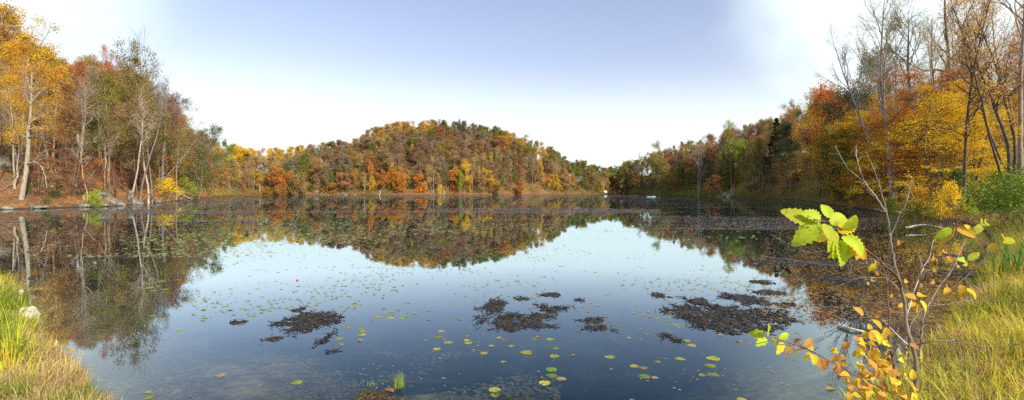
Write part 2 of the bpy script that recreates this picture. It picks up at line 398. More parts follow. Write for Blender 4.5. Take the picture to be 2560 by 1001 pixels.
proto('f_pine', 1, H=17., cb=.1, W=3.4, tr=.22, nl=70, sub=6, twg=0, shape='cone', leaf=.34, spread=.24, per=8, flat=.7, up=.02)
proto('f_bare', 3, H=18., cb=[.35,.3,.45], W=4., tr=.2, nl=18, sub=7, twg=4, shape='vase', leaf=None, up=.16, fork=[1,0,2], ttw=3.2)
# middle (80-200 m)
proto('m_round', 4, H=16., cb=[.22,.3,.2,.26], W=[4.8,5.4,4.4,5.], tr=.24, nl=34, sub=7, twg=2, shape='round', leaf=.23, spread=.34, per=9, up=.1, fork=[1,0,2,1])
proto('m_tall', 4, H=19., cb=[.42,.5,.35,.45], W=[3.4,3.8,3.,3.6], tr=.2, nl=28, sub=6, twg=3, shape='tall', leaf=.2, spread=.34, per=7, up=.2, fork=[0,1,0,1], ttw=1.6)
proto('m_layer', 3, H=11., cb=[.1,.16,.12], W=[4.2,3.6,4.6], tr=.13, nl=30, sub=6, twg=2, shape='layer', leaf=.19, spread=.26, per=8, flat=.9, up=.03, squash=.3)
proto('m_bare', 3, H=18., cb=[.3,.4,.35], W=4.4, tr=.22, nl=20, sub=8, twg=6, shape='vase', leaf=None, up=.16, fork=[1,2,0], ttw=1.9, finer=2)
proto('m_pine', 1, H=24., cb=.12, W=3.9, tr=.3, nl=95, sub=8, twg=0, shape='cone', leaf=.25, spread=.2, per=11, flat=.6, up=.02)
# left bank (50-110 m)
proto('n_round', 4, H=17., cb=[.22,.3,.25,.2], W=[5.2,4.8,5.6,4.6], tr=.26, nl=38, sub=7, twg=3, shape='round', leaf=.165, spread=.27, per=11, up=.1, fork=[1,2,0,1], wob=.14)
proto('n_thin', 5, H=18., cb=[.3,.4,.25,.35,.45], W=[3.4,3.8,3.2,3.6,3.], tr=.15, nl=28, sub=7, twg=4, shape='tall', leaf=.145, spread=.32, per=6, up=.18, fork=[0,1,0,1,0], ttw=1.3, wob=.13)
proto('n_pole', 4, H=17., cb=[.55,.5,.6,.45], W=[2.4,2.8,2.2,2.6], tr=.14, nl=18, sub=6, twg=5, shape='vase', leaf=.11, spread=.3, per=1, up=.2, fork=[0,0,1,0], ttw=1.2, wob=.15, drop=.5, finer=2)
proto('n_layer', 3, H=8., cb=[.1,.2,.15], W=[3.4,3.8,3.], tr=.08, nl=26, sub=6, twg=3, shape='layer', leaf=.13, spread=.22, per=6, flat=.9, up=.03, squash=.3)
proto('n_bush', 4, H=2.6, cb=.06, W=[1.4,1.7,1.2,1.5], tr=.03, nl=26, sub=5, twg=2, shape='vase', leaf=.11, spread=.14, per=5, up=.12, fork=3, wob=.2)
# right bank (25-90 m)
proto('r_layer', 4, H=11., cb=[.1,.15,.2,.12], W=[4.2,4.8,3.8,4.4], tr=.1, nl=38, sub=8, twg=4, shape='layer', leaf=.13, spread=.24, per=8, flat=1.1, up=.02, squash=.25, wob=.13)
proto('r_thin', 4, H=19., cb=[.35,.45,.3,.4], W=[3.2,3.6,3.,3.4], tr=.13, nl=28, sub=7, twg=5, shape='tall', leaf=.11, spread=.28, per=2, up=.2, fork=[0,1,0,1], ttw=1., wob=.13, finer=1, drop=.45)
proto('r_bare', 3, H=24., cb=[.42,.35,.45], W=[6.5,6.,5.6], tr=.3, nl=24, sub=8, twg=7, shape='vase', leaf=.1, spread=.2, per=1, drop=.85, up=.13, fork=[1,2,1], ttw=1.1, wob=.14, finer=3)

GREY = (.17,.14,.11); PALE = (.34,.29,.22); DARK = (.06,.045,.035); BRWN = (.12,.085,.06); COOL = (.17,.17,.19)
C = {'bright yellow': (.72,.48,.02), 'golden': (.64,.36,.03), 'orange': (.58,.21,.025), 'bright orange': (.75,.26,.03), 'rust': (.36,.17,.065), 'red-brown': (.30,.12,.06), 'red-orange': (.46,.15,.05),
     'brown': (.28,.18,.085), 'tan': (.42,.28,.11), 'olive': (.23,.19,.028), 'green': (.12,.17,.016), 'lime green': (.30,.36,.02), 'dark green': (.035,.065,.02), 'grey-brown': (.27,.21,.14), 'plum': (.25,.13,.10), 'deep green': (.02,.05,.03)}
GM = {'bright yellow': .25, 'golden': .3, 'orange': .22, 'bright orange': .05, 'rust': .12, 'red-brown': .12, 'red-orange': .1, 'brown': .2, 'tan': .2, 'olive': .75, 'green': .6, 'lime green': .4,
      'dark green': .4, 'grey-brown': .25, 'plum': .15, 'deep green': .2}
TREES = []
def tree(key, name, x, y, H, colour, bark=GREY, label=None, cat='tree', group=None, lean=(0,0), rz=None, v=None, wide=1., dz=0., auto=None):
    fam = PT[key]; wood, crown, H0 = fam[rnd.randrange(len(fam)) if v is None else v]
    root = bpy.data.objects.new(name, None); COL.objects.link(root); root.empty_display_size = .5
    s = H/H0
    root.location = (x, y, gz(x, y)+dz); root.scale = (s*wide, s*wide, s)
    root.rotation_euler = (lean[1], lean[0], rnd.uniform(0, 6.28) if rz is None else rz)
    root.rotation_mode = 'ZYX' if False else 'XYZ'
    j = rnd.uniform(.85, 1.15)
    tr = bpy.data.objects.new('trunk', wood); COL.objects.link(tr); tr.parent = root; tr.color = (bark[0]*j, bark[1]*j, bark[2]*j, 1)
    if crown:
        cr = bpy.data.objects.new('crown', crown); COL.objects.link(cr); cr.parent = root
        c = C[colour]; j = rnd.uniform(.85, 1.12); g = rnd.uniform(.92, 1.08)
        if key[0] == 'f': c = tuple(.8*q+.2*w for q, w in zip(c, (.30,.22,.10)))
        elif key[:2] != 'n_' or 'bush' not in key: c = tuple(.9*q+.1*w for q, w in zip(c, (.28,.21,.10)))
        cr.color = (c[0]*j, c[1]*j*g, c[2]*j, min(1, GM[colour]*rnd.uniform(.6, 1.4)))
    tag(root, label, cat, group)
    TREES.append((root, colour, auto)); return root
def px_tree(key, name, px, Y, top, colour, **kw):
    """tree whose foot is in picture column px at distance Y and whose top reaches picture row top"""
    x = (px-1280)/F*Y; g = gz(x, Y); H = CH+(HZ-top)/F*Y-g
    return tree(key, name, x, Y, max(H, .6), colour, **kw)

# ---- trees one can single out
NB = 'tall slim trees of the left bank'
H_ = px_tree
H_('n_round','oak_tree', 88, 74, 32, 'golden', bark=DARK, wide=.95, v=0, rz=.6, label='big golden oak towering at the far left over the pond')
H_('n_round','oak_tree', -30, 80, 30, 'golden', bark=DARK, wide=.8, v=2, rz=2.2, label='golden oak cut by the left edge beside the bigger golden oak')
H_('n_round','oak_tree', 345, 84, 138, 'olive', bark=DARK, wide=.8, v=1, rz=1., label='olive green oak next to the bare silvery treetop on the left bank')
H_('n_round','maple_tree', 248, 92, 118, 'red-orange', bark=BRWN, wide=.62, v=3, rz=4, label='narrow red maple standing taller than its neighbours on the left bank')
H_('m_bare','bare_tree', 405, 96, 122, 'grey-brown', bark=COOL, wide=.85, v=1, label='bare silvery tree against the sky right of the olive oak')
H_('n_round','oak_tree', 440, 108, 262, 'brown', bark=BRWN, wide=.95, v=2, label='rounded brown oak crown sloping down towards the bay')
H_('m_round','maple_tree', 497, 124, 318, 'green', bark=BRWN, wide=.95, v=0, label='leafy green tree at the tip of the left shore')
H_('m_layer','maple_tree', 478, 119, 395, 'green', bark=BRWN, wide=.7, v=1, label='low green maple beneath the leafy green tree at the left point')
H_('n_layer','maple_tree', 20, 64, 330, 'green', bark=PALE, v=0, label='green beech spreading low branches at the left edge')
H_('n_layer','maple_tree', 75, 70, 395, 'green', bark=PALE, v=1, label='green understory beech just right of the leaning pale trunk')
H_('n_bush','shrub', 240, 60.6, 478, 'lime green', v=0, wide=.8, cat='shrub', label='small yellow-green cone-shaped shrub at the left waterline')
H_('n_bush','shrub', 72, 58, 464, 'green', v=1, cat='shrub', label='green shrub just right of the leaning pale trunk foot')
H_('n_bush','shrub', 98, 61, 452, 'dark green', v=2, wide=.7, cat='shrub', label='dark green shrub higher on the leaf-covered left slope')
H_('n_bush','shrub', 139, 60, 458, 'dark green', v=3, wide=.7, cat='shrub', label='dark narrow evergreen shrub below the leaning thin trunk')
H_('n_bush','shrub', 120, 57, 495, 'green', v=0, cat='shrub', label='tiny green tuft bush low on the left bank')
H_('n_layer','maple_tree', 290, 76, 415, 'red-orange', bark=BRWN, wide=1.1, v=2, label='low red-orange bushy maple behind the grey rock outcrop')
H_('n_layer','maple_tree', 408, 96, 385, 'orange', bark=BRWN, wide=.7, v=0, label='slim orange-yellow maple near the end of the left bank')
H_('n_bush','shrub', 418, 94, 452, 'bright yellow', v=1, wide=1.25, cat='shrub', label='bright yellow bush hanging over the left shoreline')
H_('n_bush','shrub', 355, 80, 478, 'orange', v=2, wide=1.4, cat='shrub', label='orange leafy bush at the water left of the yellow bush')
H_('n_bush','shrub', 465, 112, 452, 'lime green', v=3, wide=1.2, cat='shrub', label='light green bush beside the fallen branches of the left shore')
# pale trunks of the left bank: column, distance, top row, lean
for px, Y, top, ln, v, b, lb in [
    (188, 66, 175, -.03, 0, PALE, 'straight pale trunk with swollen foot on the leaf-covered left slope'),
    (218, 63.5, 330, 0., 1, PALE, 'thin white pole-like tree just right of the pale trunk with swollen foot'),
    (274, 73, 262, -.02, 3, PALE, 'crooked pale tree with a bent top above the left rocks'),
    (328, 74, 225, .03, 0, PALE, 'pale tree rising from the tall grey rock face'),
    (350, 79, 190, .16, 2, GREY, 'grey tree leaning right behind the rock face'),
    (371, 80, 205, .02, 1, PALE, 'twin-like pale trunk right of the leaning grey tree'),
    (380, 82, 235, .0, 3, GREY, 'upright grey trunk hidden partly by the orange bush'),
    (140, 68, 300, -.16, 2, PALE, 'thin pale tree leaning left on the open leafy slope'),
    (129, 74, 245, .0, 0, GREY, 'grey trunk behind the thin leaning tree'),
    (24, 63, 250, .0, 1, GREY, 'thinnest grey sapling at the left edge'),
    (44, 60, 215, .0, 3, PALE, 'straight mossy pole just left of the leaning pale trunk'),
    (440, 101, 330, .14, 1, PALE, 'slender pale tree leaning right above the fallen branches'),
    (160, 78, 190, .0, 2, GREY, 'grey trunk in the wood behind the straight pale trunk'),
    (235, 82, 210, .0, 0, GREY, 'bare grey pole in front of the red maple')]:
    H_('n_pole','poplar_tree', px, Y, top, 'tan', bark=b, v=v, lean=(ln, 0), rz=0, wide=1.25 if Y < 67 else 1., label=lb, group=NB)

# far shore
for key, nm, px, Y, top, col, wide, lb in [
    ('f_bush','maple_tree',702,262,448,'orange',.75,'small orange maple at the waterline of the far left bay'),
    ('f_bush','maple_tree',745,274,440,'tan',1.,'spreading tan maple left of the pale shore rocks'),
    ('f_round','oak_tree',760,292,392,'green',.7,'green tree behind the orange maples of the bay'),
    ('f_round','oak_tree',562,236,362,'green',.62,'tall green tree at the left end of the far bay'),
    ('f_bush','maple_tree',548,205,400,'orange',.7,'orange-pink tree between the two green trees by the point'),
    ('f_bush','maple_tree',560,222,425,'red-orange',.5,'low red-orange tree at the mouth of the bay'),
    ('f_pine','pine_tree',748,318,362,'dark green',.8,'dark green pine on the skyline of the bay'),
    ('f_bush','shrub',861,292,455,'lime green',.55,'bright green bush at the far waterline right of the pale rocks'),
    ('f_bush','maple_tree',931,291,446,'bright yellow',.6,'bright gold round maple at the far waterline left of the V-shaped driftwood'),
    ('f_round','maple_tree',926,300,405,'orange',.45,'orange tree rising behind the bright gold round maple'),
    ('f_tall','poplar_tree',1028,330,360,'bright yellow',.7,'slender bright yellow poplar halfway up the far hill'),
    ('f_bush','maple_tree',1052,292,436,'bright orange',.8,'bright orange maple by the far waterline right of the driftwood'),
    ('f_round','maple_tree',1020,296,430,'golden',.45,'golden maple beside the bright orange maple'),
    ('f_bush','shrub',1100,294,462,'bright yellow',.45,'small yellow bush at the far waterline below the hill top'),
    ('f_round','maple_tree',1160,304,408,'golden',.8,'broad golden-green tree low on the hill by the slim white trunks'),
    ('f_round','maple_tree',1150,300,432,'lime green',.5,'light green tree leaning from the broad golden-green tree'),
    ('f_bush','shrub',1174,304,462,'bright yellow',.35,'tiny gold bush on the far shore beside a white trunk'),
    ('f_bush','shrub',1212,312,468,'green',.9,'round green bush left of the red shrub'),
    ('f_bush','shrub',1225,313,468,'red-brown',.6,'dark red shrub between two green bushes on the far shore'),
    ('f_bush','shrub',1240,314,470,'green',.9,'round green bush right of the red shrub'),
    ('f_round','maple_tree',1228,330,388,'bright yellow',.5,'yellow tree glowing above the red shrub'),
    ('f_round','maple_tree',1352,350,400,'golden',.5,'golden tree near the right shoulder of the far hill'),
    ('f_round','maple_tree',1285,330,425,'green',.4,'small green tree among the grey trunks of the hill foot'),
    ('f_bush','shrub',1405,362,468,'green',.9,'green bush near the right foot of the far hill'),
    ('f_bush','maple_tree',1300,325,456,'orange',.9,'low orange maple at the right foot of the hill'),
    ('f_round','maple_tree',1415,368,432,'orange',.55,'orange tree by the right foot of the hill'),
    ('f_round','oak_tree',1150,372,305,'dark green',.7,'dark green round crown on the hill top'),
    ('f_round','oak_tree',1078,352,325,'green',.7,'green crown just below the hill top'),
    ('f_round','oak_tree',1462,405,408,'olive',1.,'broad olive tree at the right end of the far hill'),
    ('f_round','oak_tree',1495,432,420,'green',1.,'green tree in the gap left of the white hut'),
    ('f_round','oak_tree',1560,430,410,'olive',.8,'yellow-green tree right of the white hut across the water'),
    ('m_bare','bare_tree',1598,372,380,'grey-brown',.8,'bare violet-grey tree in the dark notch of the far right shore'),
    ('m_round','oak_tree',1652,262,360,'olive',.82,'large olive-gold oak above the blue kayak'),
    ('m_tall','poplar_tree',1828,182,310,'lime green',.75,'tall yellow-green poplar standing out right of the dead tree'),
    ('m_layer','maple_tree',1800,192,432,'dark green',1.,'dark green low tree right of the dead trunk'),
    ('m_layer','maple_tree',1880,168,432,'green',1.2,'wide green low tree over the shore rocks'),
    ('m_layer','maple_tree',1785,180,440,'orange',.9,'small orange tree between the dead trunk and the rocks'),
    ('m_pine','pine_tree',1938,154,286,'deep green',1.1,'dark blue-green conifer standing alone on the right ridge'),
    ('m_round','oak_tree',1985,150,258,'olive',.85,'big olive oak right of the dark conifer'),
    ('m_round','maple_tree',1890,190,305,'rust',.95,'rust-red oak left of the dark conifer'),
    ('m_layer','maple_tree',2008,124,410,'bright yellow',.55,'bright yellow maple leaning over the water on the right shore'),
    ('m_layer','maple_tree',2030,118,372,'golden',1.,'golden maple behind the bright yellow leaning maple')]:
    H_(key, nm, px, Y, top, col, wide=wide, label=lb, cat='shrub' if nm == 'shrub' else 'tree', bark=GREY if key[0] == 'f' else BRWN,
       lean=(-.12, 0) if 'leaning over' in lb else (0, 0), rz=0 if 'leaning over' in lb else None)
H_('m_bare','dead_tree', 1746, 205, 335, 'grey-brown', bark=(.20,.18,.17), wide=.7, v=0, label='dead grey tree with stubby branches on the right shore')
for px, Y, top, b, lb in [(1181,306,395,PALE,'slim white trunk at the far waterline with reflection'),(1085,294,392,PALE,'pale double trunk below the hill top at the waterline'),
                          (1330,340,398,PALE,'tall pale trunk low on the right side of the far hill'),(1395,360,395,PALE,'pale trunk at the right foot of the hill'),
                          (632,262,400,GREY,'grey trunk standing at the edge of the far bay'),(1240,330,370,PALE,'pale trunk above the round green bushes')]:
    H_('f_thin','birch_tree', px, Y, top, 'tan', bark=b, v=1, wide=.7, label=lb)

# right bank
px_tree('r_bare','bare_tree', 2236, 44, -60, 'brown', bark=(.33,.29,.25), v=0, wide=.78, rz=.5, label='tall bare grey tree with a smooth pale trunk behind the sapling')
px_tree('r_bare','bare_tree', 2368, 50, -110, 'brown', bark=(.15,.14,.10), v=1, wide=.95, rz=2., label='largest bare tree with dark mossy trunk and wide limbs on the right bank')
px_tree('r_bare','bare_tree', 2212, 54, 60, 'brown', bark=COOL, v=2, wide=.7, lean=(-.3, 0), rz=0, label='bare tree leaning left with bluish twigs against the white sky')
px_tree('r_thin','poplar_tree', 2343, 42, 30, 'tan', bark=(.36,.31,.25), v=0, label='slim pale trunk just left of the largest bare tree')
px_tree('r_bare','poplar_tree', 2553, 36, -250, 'orange', bark=(.32,.27,.23), v=2, wide=.6, rz=3., label='pale grey trunk cut by the right edge of the picture')
px_tree('r_thin','cherry_tree', 2432, 38, 110, 'orange', bark=DARK, v=1, lean=(.16, 0), rz=0, label='dark curved stem leaning right on the leafy right bank')
px_tree('r_thin','cherry_tree', 2385, 46, 120, 'orange', bark=DARK, v=3, lean=(-.12, 0), rz=0, label='dark thin tree leaning left beneath the largest bare tree')
px_tree('m_round','oak_tree', 2243, 84, 58, 'olive', bark=BRWN, v=2, wide=.5, label='tall olive-gold oak crown rising behind the bare pale tree')
px_tree('m_round','maple_tree', 2185, 80, 160, 'green', bark=BRWN, v=1, wide=.4, label='narrow green crown among orange leaves right bank')
px_tree('m_round','maple_tree', 2150, 90, 235, 'golden', bark=BRWN, v=3, wide=.8, label='golden-orange maple under the leaning bare tree')
px_tree('m_round','maple_tree', 2085, 108, 245, 'rust', bark=BRWN, v=0, wide=.85, label='rust-orange oak at the left end of the right bank wood')
RL = 'yellow and orange beeches under the tall right bank trees'
for px, Y, top, col, lb in [(2165,60,300,'bright yellow','yellow beech with flat layers left of the tall bare pale trunk'),(2215,58,262,'golden','golden beech directly behind the tall bare pale trunk'),
                            (2290,62,270,'golden','golden beech between the pale trunk and the largest bare tree'),(2275,50,345,'bright yellow','bright yellow low beech right of the tall pale trunk'),
                            (2195,50,375,'bright yellow','low bright yellow beech over the water left of the pale trunk'),(2130,70,340,'golden','golden beech where the right bank meets the water'),
                            (2130,84,268,'orange','orange beech above the right waterline'),(2425,60,290,'orange','orange beech right of the largest bare tree'),
                            (2450,47,385,'bright yellow','yellow-green beech with low flat sprays near the curved stem'),(2500,62,285,'orange','orange beech near the right edge'),
                            (2530,55,375,'golden','golden low beech beside the edge trunk'),(2345,66,300,'golden','golden beech hidden behind the largest trunk'),
                            (2560,70,200,'orange','orange leaves of the beech at the right edge'),(2240,72,190,'orange','taller orange beech behind the golden one'),(2160,52,395,'bright yellow','lowest bright yellow beech leaning to the water'),(2255,48,410,'golden','golden low spray at the foot of the pale trunk'),
  (2110,64,300,'golden','golden beech left of the leaning bare tree'),(2310,52,330,'bright yellow','bright yellow beech left of the slim pale trunk'),(2180,66,250,'golden','taller golden beech over the bright yellow ones'),(2395,56,330,'golden','golden beech right of the mossy trunk'),(2470,52,340,'bright yellow','bright yellow beech by the soft green bush')]:
    px_tree('r_layer','beech_tree', px, Y, top, col, bark=BRWN, label=lb, group=RL)
for px, Y, top, col, wd, lb in [(2290,34,470,'golden',1.,'small golden shrub at the foot of the pale trunk'),(2395,33,432,'dark green',.7,'small dark green fir-like shrub on the right leafy bank'),
                            (2310,31,500,'green',.9,'low green shrub near the right waterline'),(2480,33,425,'bright yellow',.8,'yellow sprays of a small shrub near the right edge'),
                            (2525,22,450,'lime green',1.2,'large soft green bush behind the grass on the right'),(2562,20,430,'green',1.3,'green bush cut by the right edge'),
                            (2365,30,470,'bright yellow',.7,'yellow leafed shrub left of the fir-like shrub'),(2425,29,500,'lime green',.9,'low yellow-green shrub by the right waterline'),
                            (2235,37,500,'green',.9,'green shrub at the waterline below the yellow beeches')]:
    px_tree('n_bush','shrub', px, Y, top, col, wide=wd, cat='shrub', label=lb)

# ---- the woods: each tree again its own object
LMK = [(20,'leaning pale trunk'),(90,'big golden oak'),(189,'straight pale trunk'),(245,'red maple'),(290,'red-orange bush'),(345,'olive oak'),(405,'bare silvery tree'),(440,'rounded brown oak'),(497,'leafy point tree'),
       (560,'tall bay tree'),(632,'grey bay trunk'),(702,'orange bay maple'),(748,'skyline pine'),(810,'pale shore rocks'),(861,'bright green bush'),(931,'gold round maple'),
       (975,'V-shaped driftwood'),(1028,'slender yellow poplar'),(1085,'pale double trunk'),(1150,'broad golden-green tree'),(1181,'slim white trunk'),(1225,'dark red shrub'),(1285,'small green tree'),(1330,'tall pale trunk'),
       (1380,'hill shoulder'),(1415,'orange hill-foot tree'),(1462,'broad olive tree'),(1513,'white hut'),(1560,'yellow-green hut tree'),(1598,'violet-grey tree'),(1652,'kayak oak'),
       (1700,'blue kayak'),(1746,'dead grey tree'),(1790,'small orange tree'),(1828,'yellow-green poplar'),(1880,'wide green low tree'),(1938,'dark conifer'),(1985,'big olive oak'),(2010,'yellow leaning maple'),
       (2085,'rust-orange oak'),(2150,'orange maple'),(2212,'leaning bare tree'),(2236,'bare pale tree'),(2300,'golden beech'),(2368,'largest bare tree'),(2432,'dark curved stem'),(2500,'soft green bush'),(2553,'edge trunk')]
HERO = [(1280+F*o.location.x/o.location.y, o.location.y, .22*F*(4 if o.name[:5] == 'shrub' else 14)/o.location.y) for o, _, _ in TREES if any(w in o['label'] for w in ('dead grey','standing alone','standing out','slender bright yellow poplar','leaning over the water','bright gold round','right of the driftwood'))]
def woods(u0, u1, n, ymin, ymax, gap, pick, group, seed, taken, lift=0, tmax=1.06):
    r = random.Random(seed); done = 0; tries = 0
    while done < n and tries < n*60:
        tries += 1
        u = r.uniform(u0, u1)
        zs = float(np.interp(u, RID[:,0], RID[:,1])); zr = float(np.interp(u, RID[:,0], RID[:,2]))
        t = r.random()**.9*tmax+ymin
        Y = zs+2+t*(zr-zs) if ymax is None else r.uniform(ymin*1., ymax)
        x = (u-1280)/F*Y
        sc = gap*(.55 if t < .1 else 1)
        if any((x-a)**2+(Y-b)**2 < sc*sc for a, b in taken): continue
        if float(sdist(np.array([x]), np.array([Y]))[0]) < 1.0: continue
        if any(abs(u-hu) < hw*1.25 and Y < hy for hu, hy, hw in HERO): continue
        tt = (Y-zs)/(zr-zs); spec = pick(r, u, tt, Y)
        if not spec: continue
        key, name, H, col, bark = spec
        top = skyz(u, Y)+lift*Y/F+r.uniform(-1.2, .6)*Y/330-gz(x, Y)
        if H > top: H = top
        if H < (3.5 if 'bush' in key or 'layer' in key else 7.5): continue
        taken.append((x, Y))
        band = 'at the water' if tt < .1 else 'low on the slope' if tt < .33 else 'halfway up the slope' if tt < .66 else 'high on the slope' if tt < .88 else 'on the skyline'
        tree(key, name, x, Y, H, col, bark=bark, group=group, auto=(u, band), wide=r.uniform(1.0, 1.4) if key[0] == 'f' else r.uniform(.85, 1.15)); done += 1
def rc(r, s):
    c = s.split('|'); k = []
    for w in c:
        a, b = w.rsplit(' ', 1); k += [a]*int(b)
    return r.choice(k)
KN = {'round': ('oak_tree','maple_tree'), 'tall': ('poplar_tree','birch_tree'), 'thin': ('ash_tree','birch_tree'), 'bush': ('young_maple_tree','young_maple_tree'), 'layer': ('beech_tree','maple_tree'), 'bare': ('bare_tree','bare_tree'), 'pine': ('pine_tree','pine_tree'), 'pole': ('ash_tree','ash_tree')}
def kn(r, key): return KN[key.split('_')[1]][r.random() < .35]
def pick_far(r, u, t, Y):
    if t < .12: key = rc(r, 'f_bush 5|f_round 3|f_thin 3|f_tall 2')
    elif u < 760: key = rc(r, 'f_tall 7|f_round 2|f_thin 3')
    else: key = rc(r, 'f_round 8|f_tall 4|f_thin 3|f_bare 1')
    H = {'f_bush': r.uniform(5, 8), 'f_round': r.uniform(13, 18), 'f_tall': r.uniform(16, 21), 'f_thin': r.uniform(14, 19), 'f_bare': r.uniform(15, 20)}[key]
    if t < .14: H *= .8; col = rc(r, 'orange 3|golden 4|olive 4|brown 4|tan 3|green 2|rust 2')
    elif u < 770: col = rc(r, 'bright yellow 5|golden 3|tan 2|olive 1') if t > .6 else rc(r, 'brown 3|tan 4|golden 2|olive 3|grey-brown 3')
    elif u < 900: col = rc(r, 'rust 4|plum 3|brown 3|tan 2|olive 2|grey-brown 3')
    elif u < 1085: col = rc(r, 'golden 3|tan 5|brown 1|rust 1') if t > .75 else rc(r, 'rust 4|brown 4|grey-brown 3|olive 3|plum 2|tan 2|green 1')
    elif u < 1260: col = rc(r, 'green 4|olive 4|plum 2|rust 1|dark green 1') if t > .78 else rc(r, 'rust 6|brown 3|olive 2|grey-brown 3|tan 2|plum 2')
    elif u < 1400: col = rc(r, 'olive 4|golden 3|tan 2|brown 1') if t > .6 else rc(r, 'tan 3|brown 4|rust 2|grey-brown 4|olive 1|golden 1')
    elif u < 1580: col = rc(r, 'olive 4|green 3|tan 1|brown 1')
    else: col = rc(r, 'olive 3|rust 2|brown 2|tan 2|grey-brown 2')
    return key, kn(r, key), H, col, r.choice([GREY, GREY, PALE, BRWN])
def pick_mid(r, u, t, Y):
    if t < .16: key = rc(r, 'm_layer 6|m_round 2|m_tall 1')
    else: key = rc(r, 'm_round 8|m_tall 3|m_layer 1|m_bare 1')
    H = {'m_layer': r.uniform(7, 11), 'm_round': r.uniform(13, 18), 'm_tall': r.uniform(15, 20), 'm_bare': r.uniform(15, 19)}[key]
    if t < .25: col = rc(r, 'dark green 4|green 3|olive 3|brown 1|orange 1|golden 1')
    elif u < 1720: col = rc(r, 'olive 3|golden 2|grey-brown 2|rust 2|brown 2')
    elif u < 1930: col = rc(r, 'rust 4|red-brown 3|grey-brown 2|olive 2|brown 2')
    elif u < 2050: col = rc(r, 'olive 4|rust 2|green 2|orange 1')
    else: col = rc(r, 'rust 3|orange 4|golden 3|olive 1')
    return key, kn(r, key), H, col, r.choice([BRWN, GREY, DARK])
def pick_left(r, u, t, Y):
    if t < .3:
        if r.random() < .55: return None
        key = rc(r, 'n_pole 4|n_layer 3|n_thin 2')
    elif t < .7: key = rc(r, 'n_thin 6|n_round 2|n_layer 3|n_pole 2')
    else: key = rc(r, 'n_round 4|n_thin 6|m_bare 1')
    H = {'n_pole': r.uniform(11, 16), 'n_layer': r.uniform(4, 8), 'n_thin': r.uniform(13, 19), 'n_round': r.uniform(12, 17), 'm_bare': r.uniform(15, 19)}[key]
    if u < 140: col = rc(r, 'golden 5|orange 2|tan 2|olive 3|green 1')
    elif u < 300: col = rc(r, 'brown 2|rust 2|orange 4|tan 4|olive 3|golden 2|grey-brown 2')
    else: col = rc(r, 'brown 3|grey-brown 4|rust 1|tan 4|olive 3|orange 2|golden 1')
    if key == 'n_layer': col = rc(r, 'orange 3|green 2|rust 3|golden 2')
    return key, kn(r, key), H, col, r.choice([GREY, BRWN, BRWN, PALE])
def pick_right(r, u, t, Y):
    key = rc(r, 'r_thin 5|r_layer 7|n_pole 2')
    if u < 2400 and Y < 72: key = 'r_layer'
    H = {'r_thin': r.uniform(14, 22), 'r_layer': r.uniform(7, 12), 'n_pole': r.uniform(14, 19)}[key]
    col = rc(r, 'orange 3|golden 4|tan 3|rust 1') if key != 'r_layer' else rc(r, 'bright yellow 7|golden 4|orange 1|olive 1|tan 1')
    return key, kn(r, key), H, col, r.choice([DARK, BRWN, (.16,.13,.11)])
taken = [(o.location.x, o.location.y) for o, _, _ in TREES if o.location.y > 180]
woods(530, 1600, 110, -.01, None, 6.0, pick_far, 'trees of the far hill and bay', 5, taken, 0, .1)
woods(530, 1600, 330, 0., None, 5.6, pick_far, 'trees of the far hill and bay', 1, taken)
woods(1560, 2160, 60, -.01, None, 4.6, pick_mid, 'trees along the right ridge', 6, taken, 0, .16)
woods(-60, 500, 70, .55, None, 2.6, pick_left, 'trees behind the left bank', 7, [], 0, .75)
woods(1560, 2150, 125, 0., None, 4.8, pick_mid, 'trees along the right ridge', 2, taken)
woods(-60, 545, 135, .03, None, 3.0, pick_left, 'trees behind the left bank', 3, [])
woods(2100, 2610, 78, 30., 92., 3.1, pick_right, 'trees behind the right bank', 4, [], 300)

# ------------------------------------------------------------------ undergrowth and leaf litter (nobody could count them)
def scatter_polar(rg, n, u0, u1, y0, y1, sd0, sd1, geo=True):
    u = rg.uniform(u0, u1, n); Y = np.exp(rg.uniform(math.log(y0), math.log(y1), n)) if geo else rg.uniform(y0, y1, n)
    x = (u-1280)/F*Y; sd = sdist(x, Y); k = (sd > sd0) & (sd < sd1)
    return x[k], Y[k], sd[k]
def undergrowth(name, seed, n, u0, u1, y0, y1, sd1, size, cols, hgt, kind_label, per=9):
    rg = np.random.default_rng(seed)
    x, y, sd = scatter_polar(rg, n, u0, u1, y0, y1, .3, sd1)
    z = ground(x, y); keep = fbm(x*.11+5, y*.11) > .42; x, y, z = x[keep], y[keep], z[keep]
    h = hgt*rg.uniform(.2, 1, len(x))
    A = np.stack([x, y, z+h*.5], 1)
    k = len(A); bag_t = rg.random(k)
    c = np.repeat(A, per, 0)+rg.normal(0, 1, (k*per, 3))*np.repeat(h, per)[:, None]*np.array([.55, .55, .3])
    V, tn, lv = leaf_quads(rg, c, 1, 0., 1., np.repeat(bag_t, per))
    s = size*np.repeat(y, per)[:, None, None]
    V = (V-c[:, None])*np.minimum(s, .5)+c[:, None]
    me = mesh_np(name, V.reshape(-1, 3), np.arange(len(V)*4).reshape(-1, 4), LEAF, {'tint': tn, 'leafv': lv})
    o = obj(name, me, color=(*C[cols], GM[cols])); tag(o, kind_label, 'undergrowth', kind='stuff')
undergrowth('undergrowth_foliage', 21, 9000, 520, 1600, 180, 420, 26, .0013, 'olive', 3., 'olive and brown undergrowth below the far trees')
undergrowth('undergrowth_foliage', 22, 6000, 520, 1600, 180, 440, 60, .0013, 'rust', 2.6, 'rust-coloured undergrowth on the far hillside')
undergrowth('undergrowth_foliage', 23, 9000, 1580, 2160, 50, 260, 30, .0013, 'green', 2.2, 'dark green undergrowth on the right ridge')
undergrowth('undergrowth_foliage', 26, 3000, 1580, 2160, 50, 260, 40, .0013, 'rust', 2.0, 'rust-brown undergrowth on the right ridge')
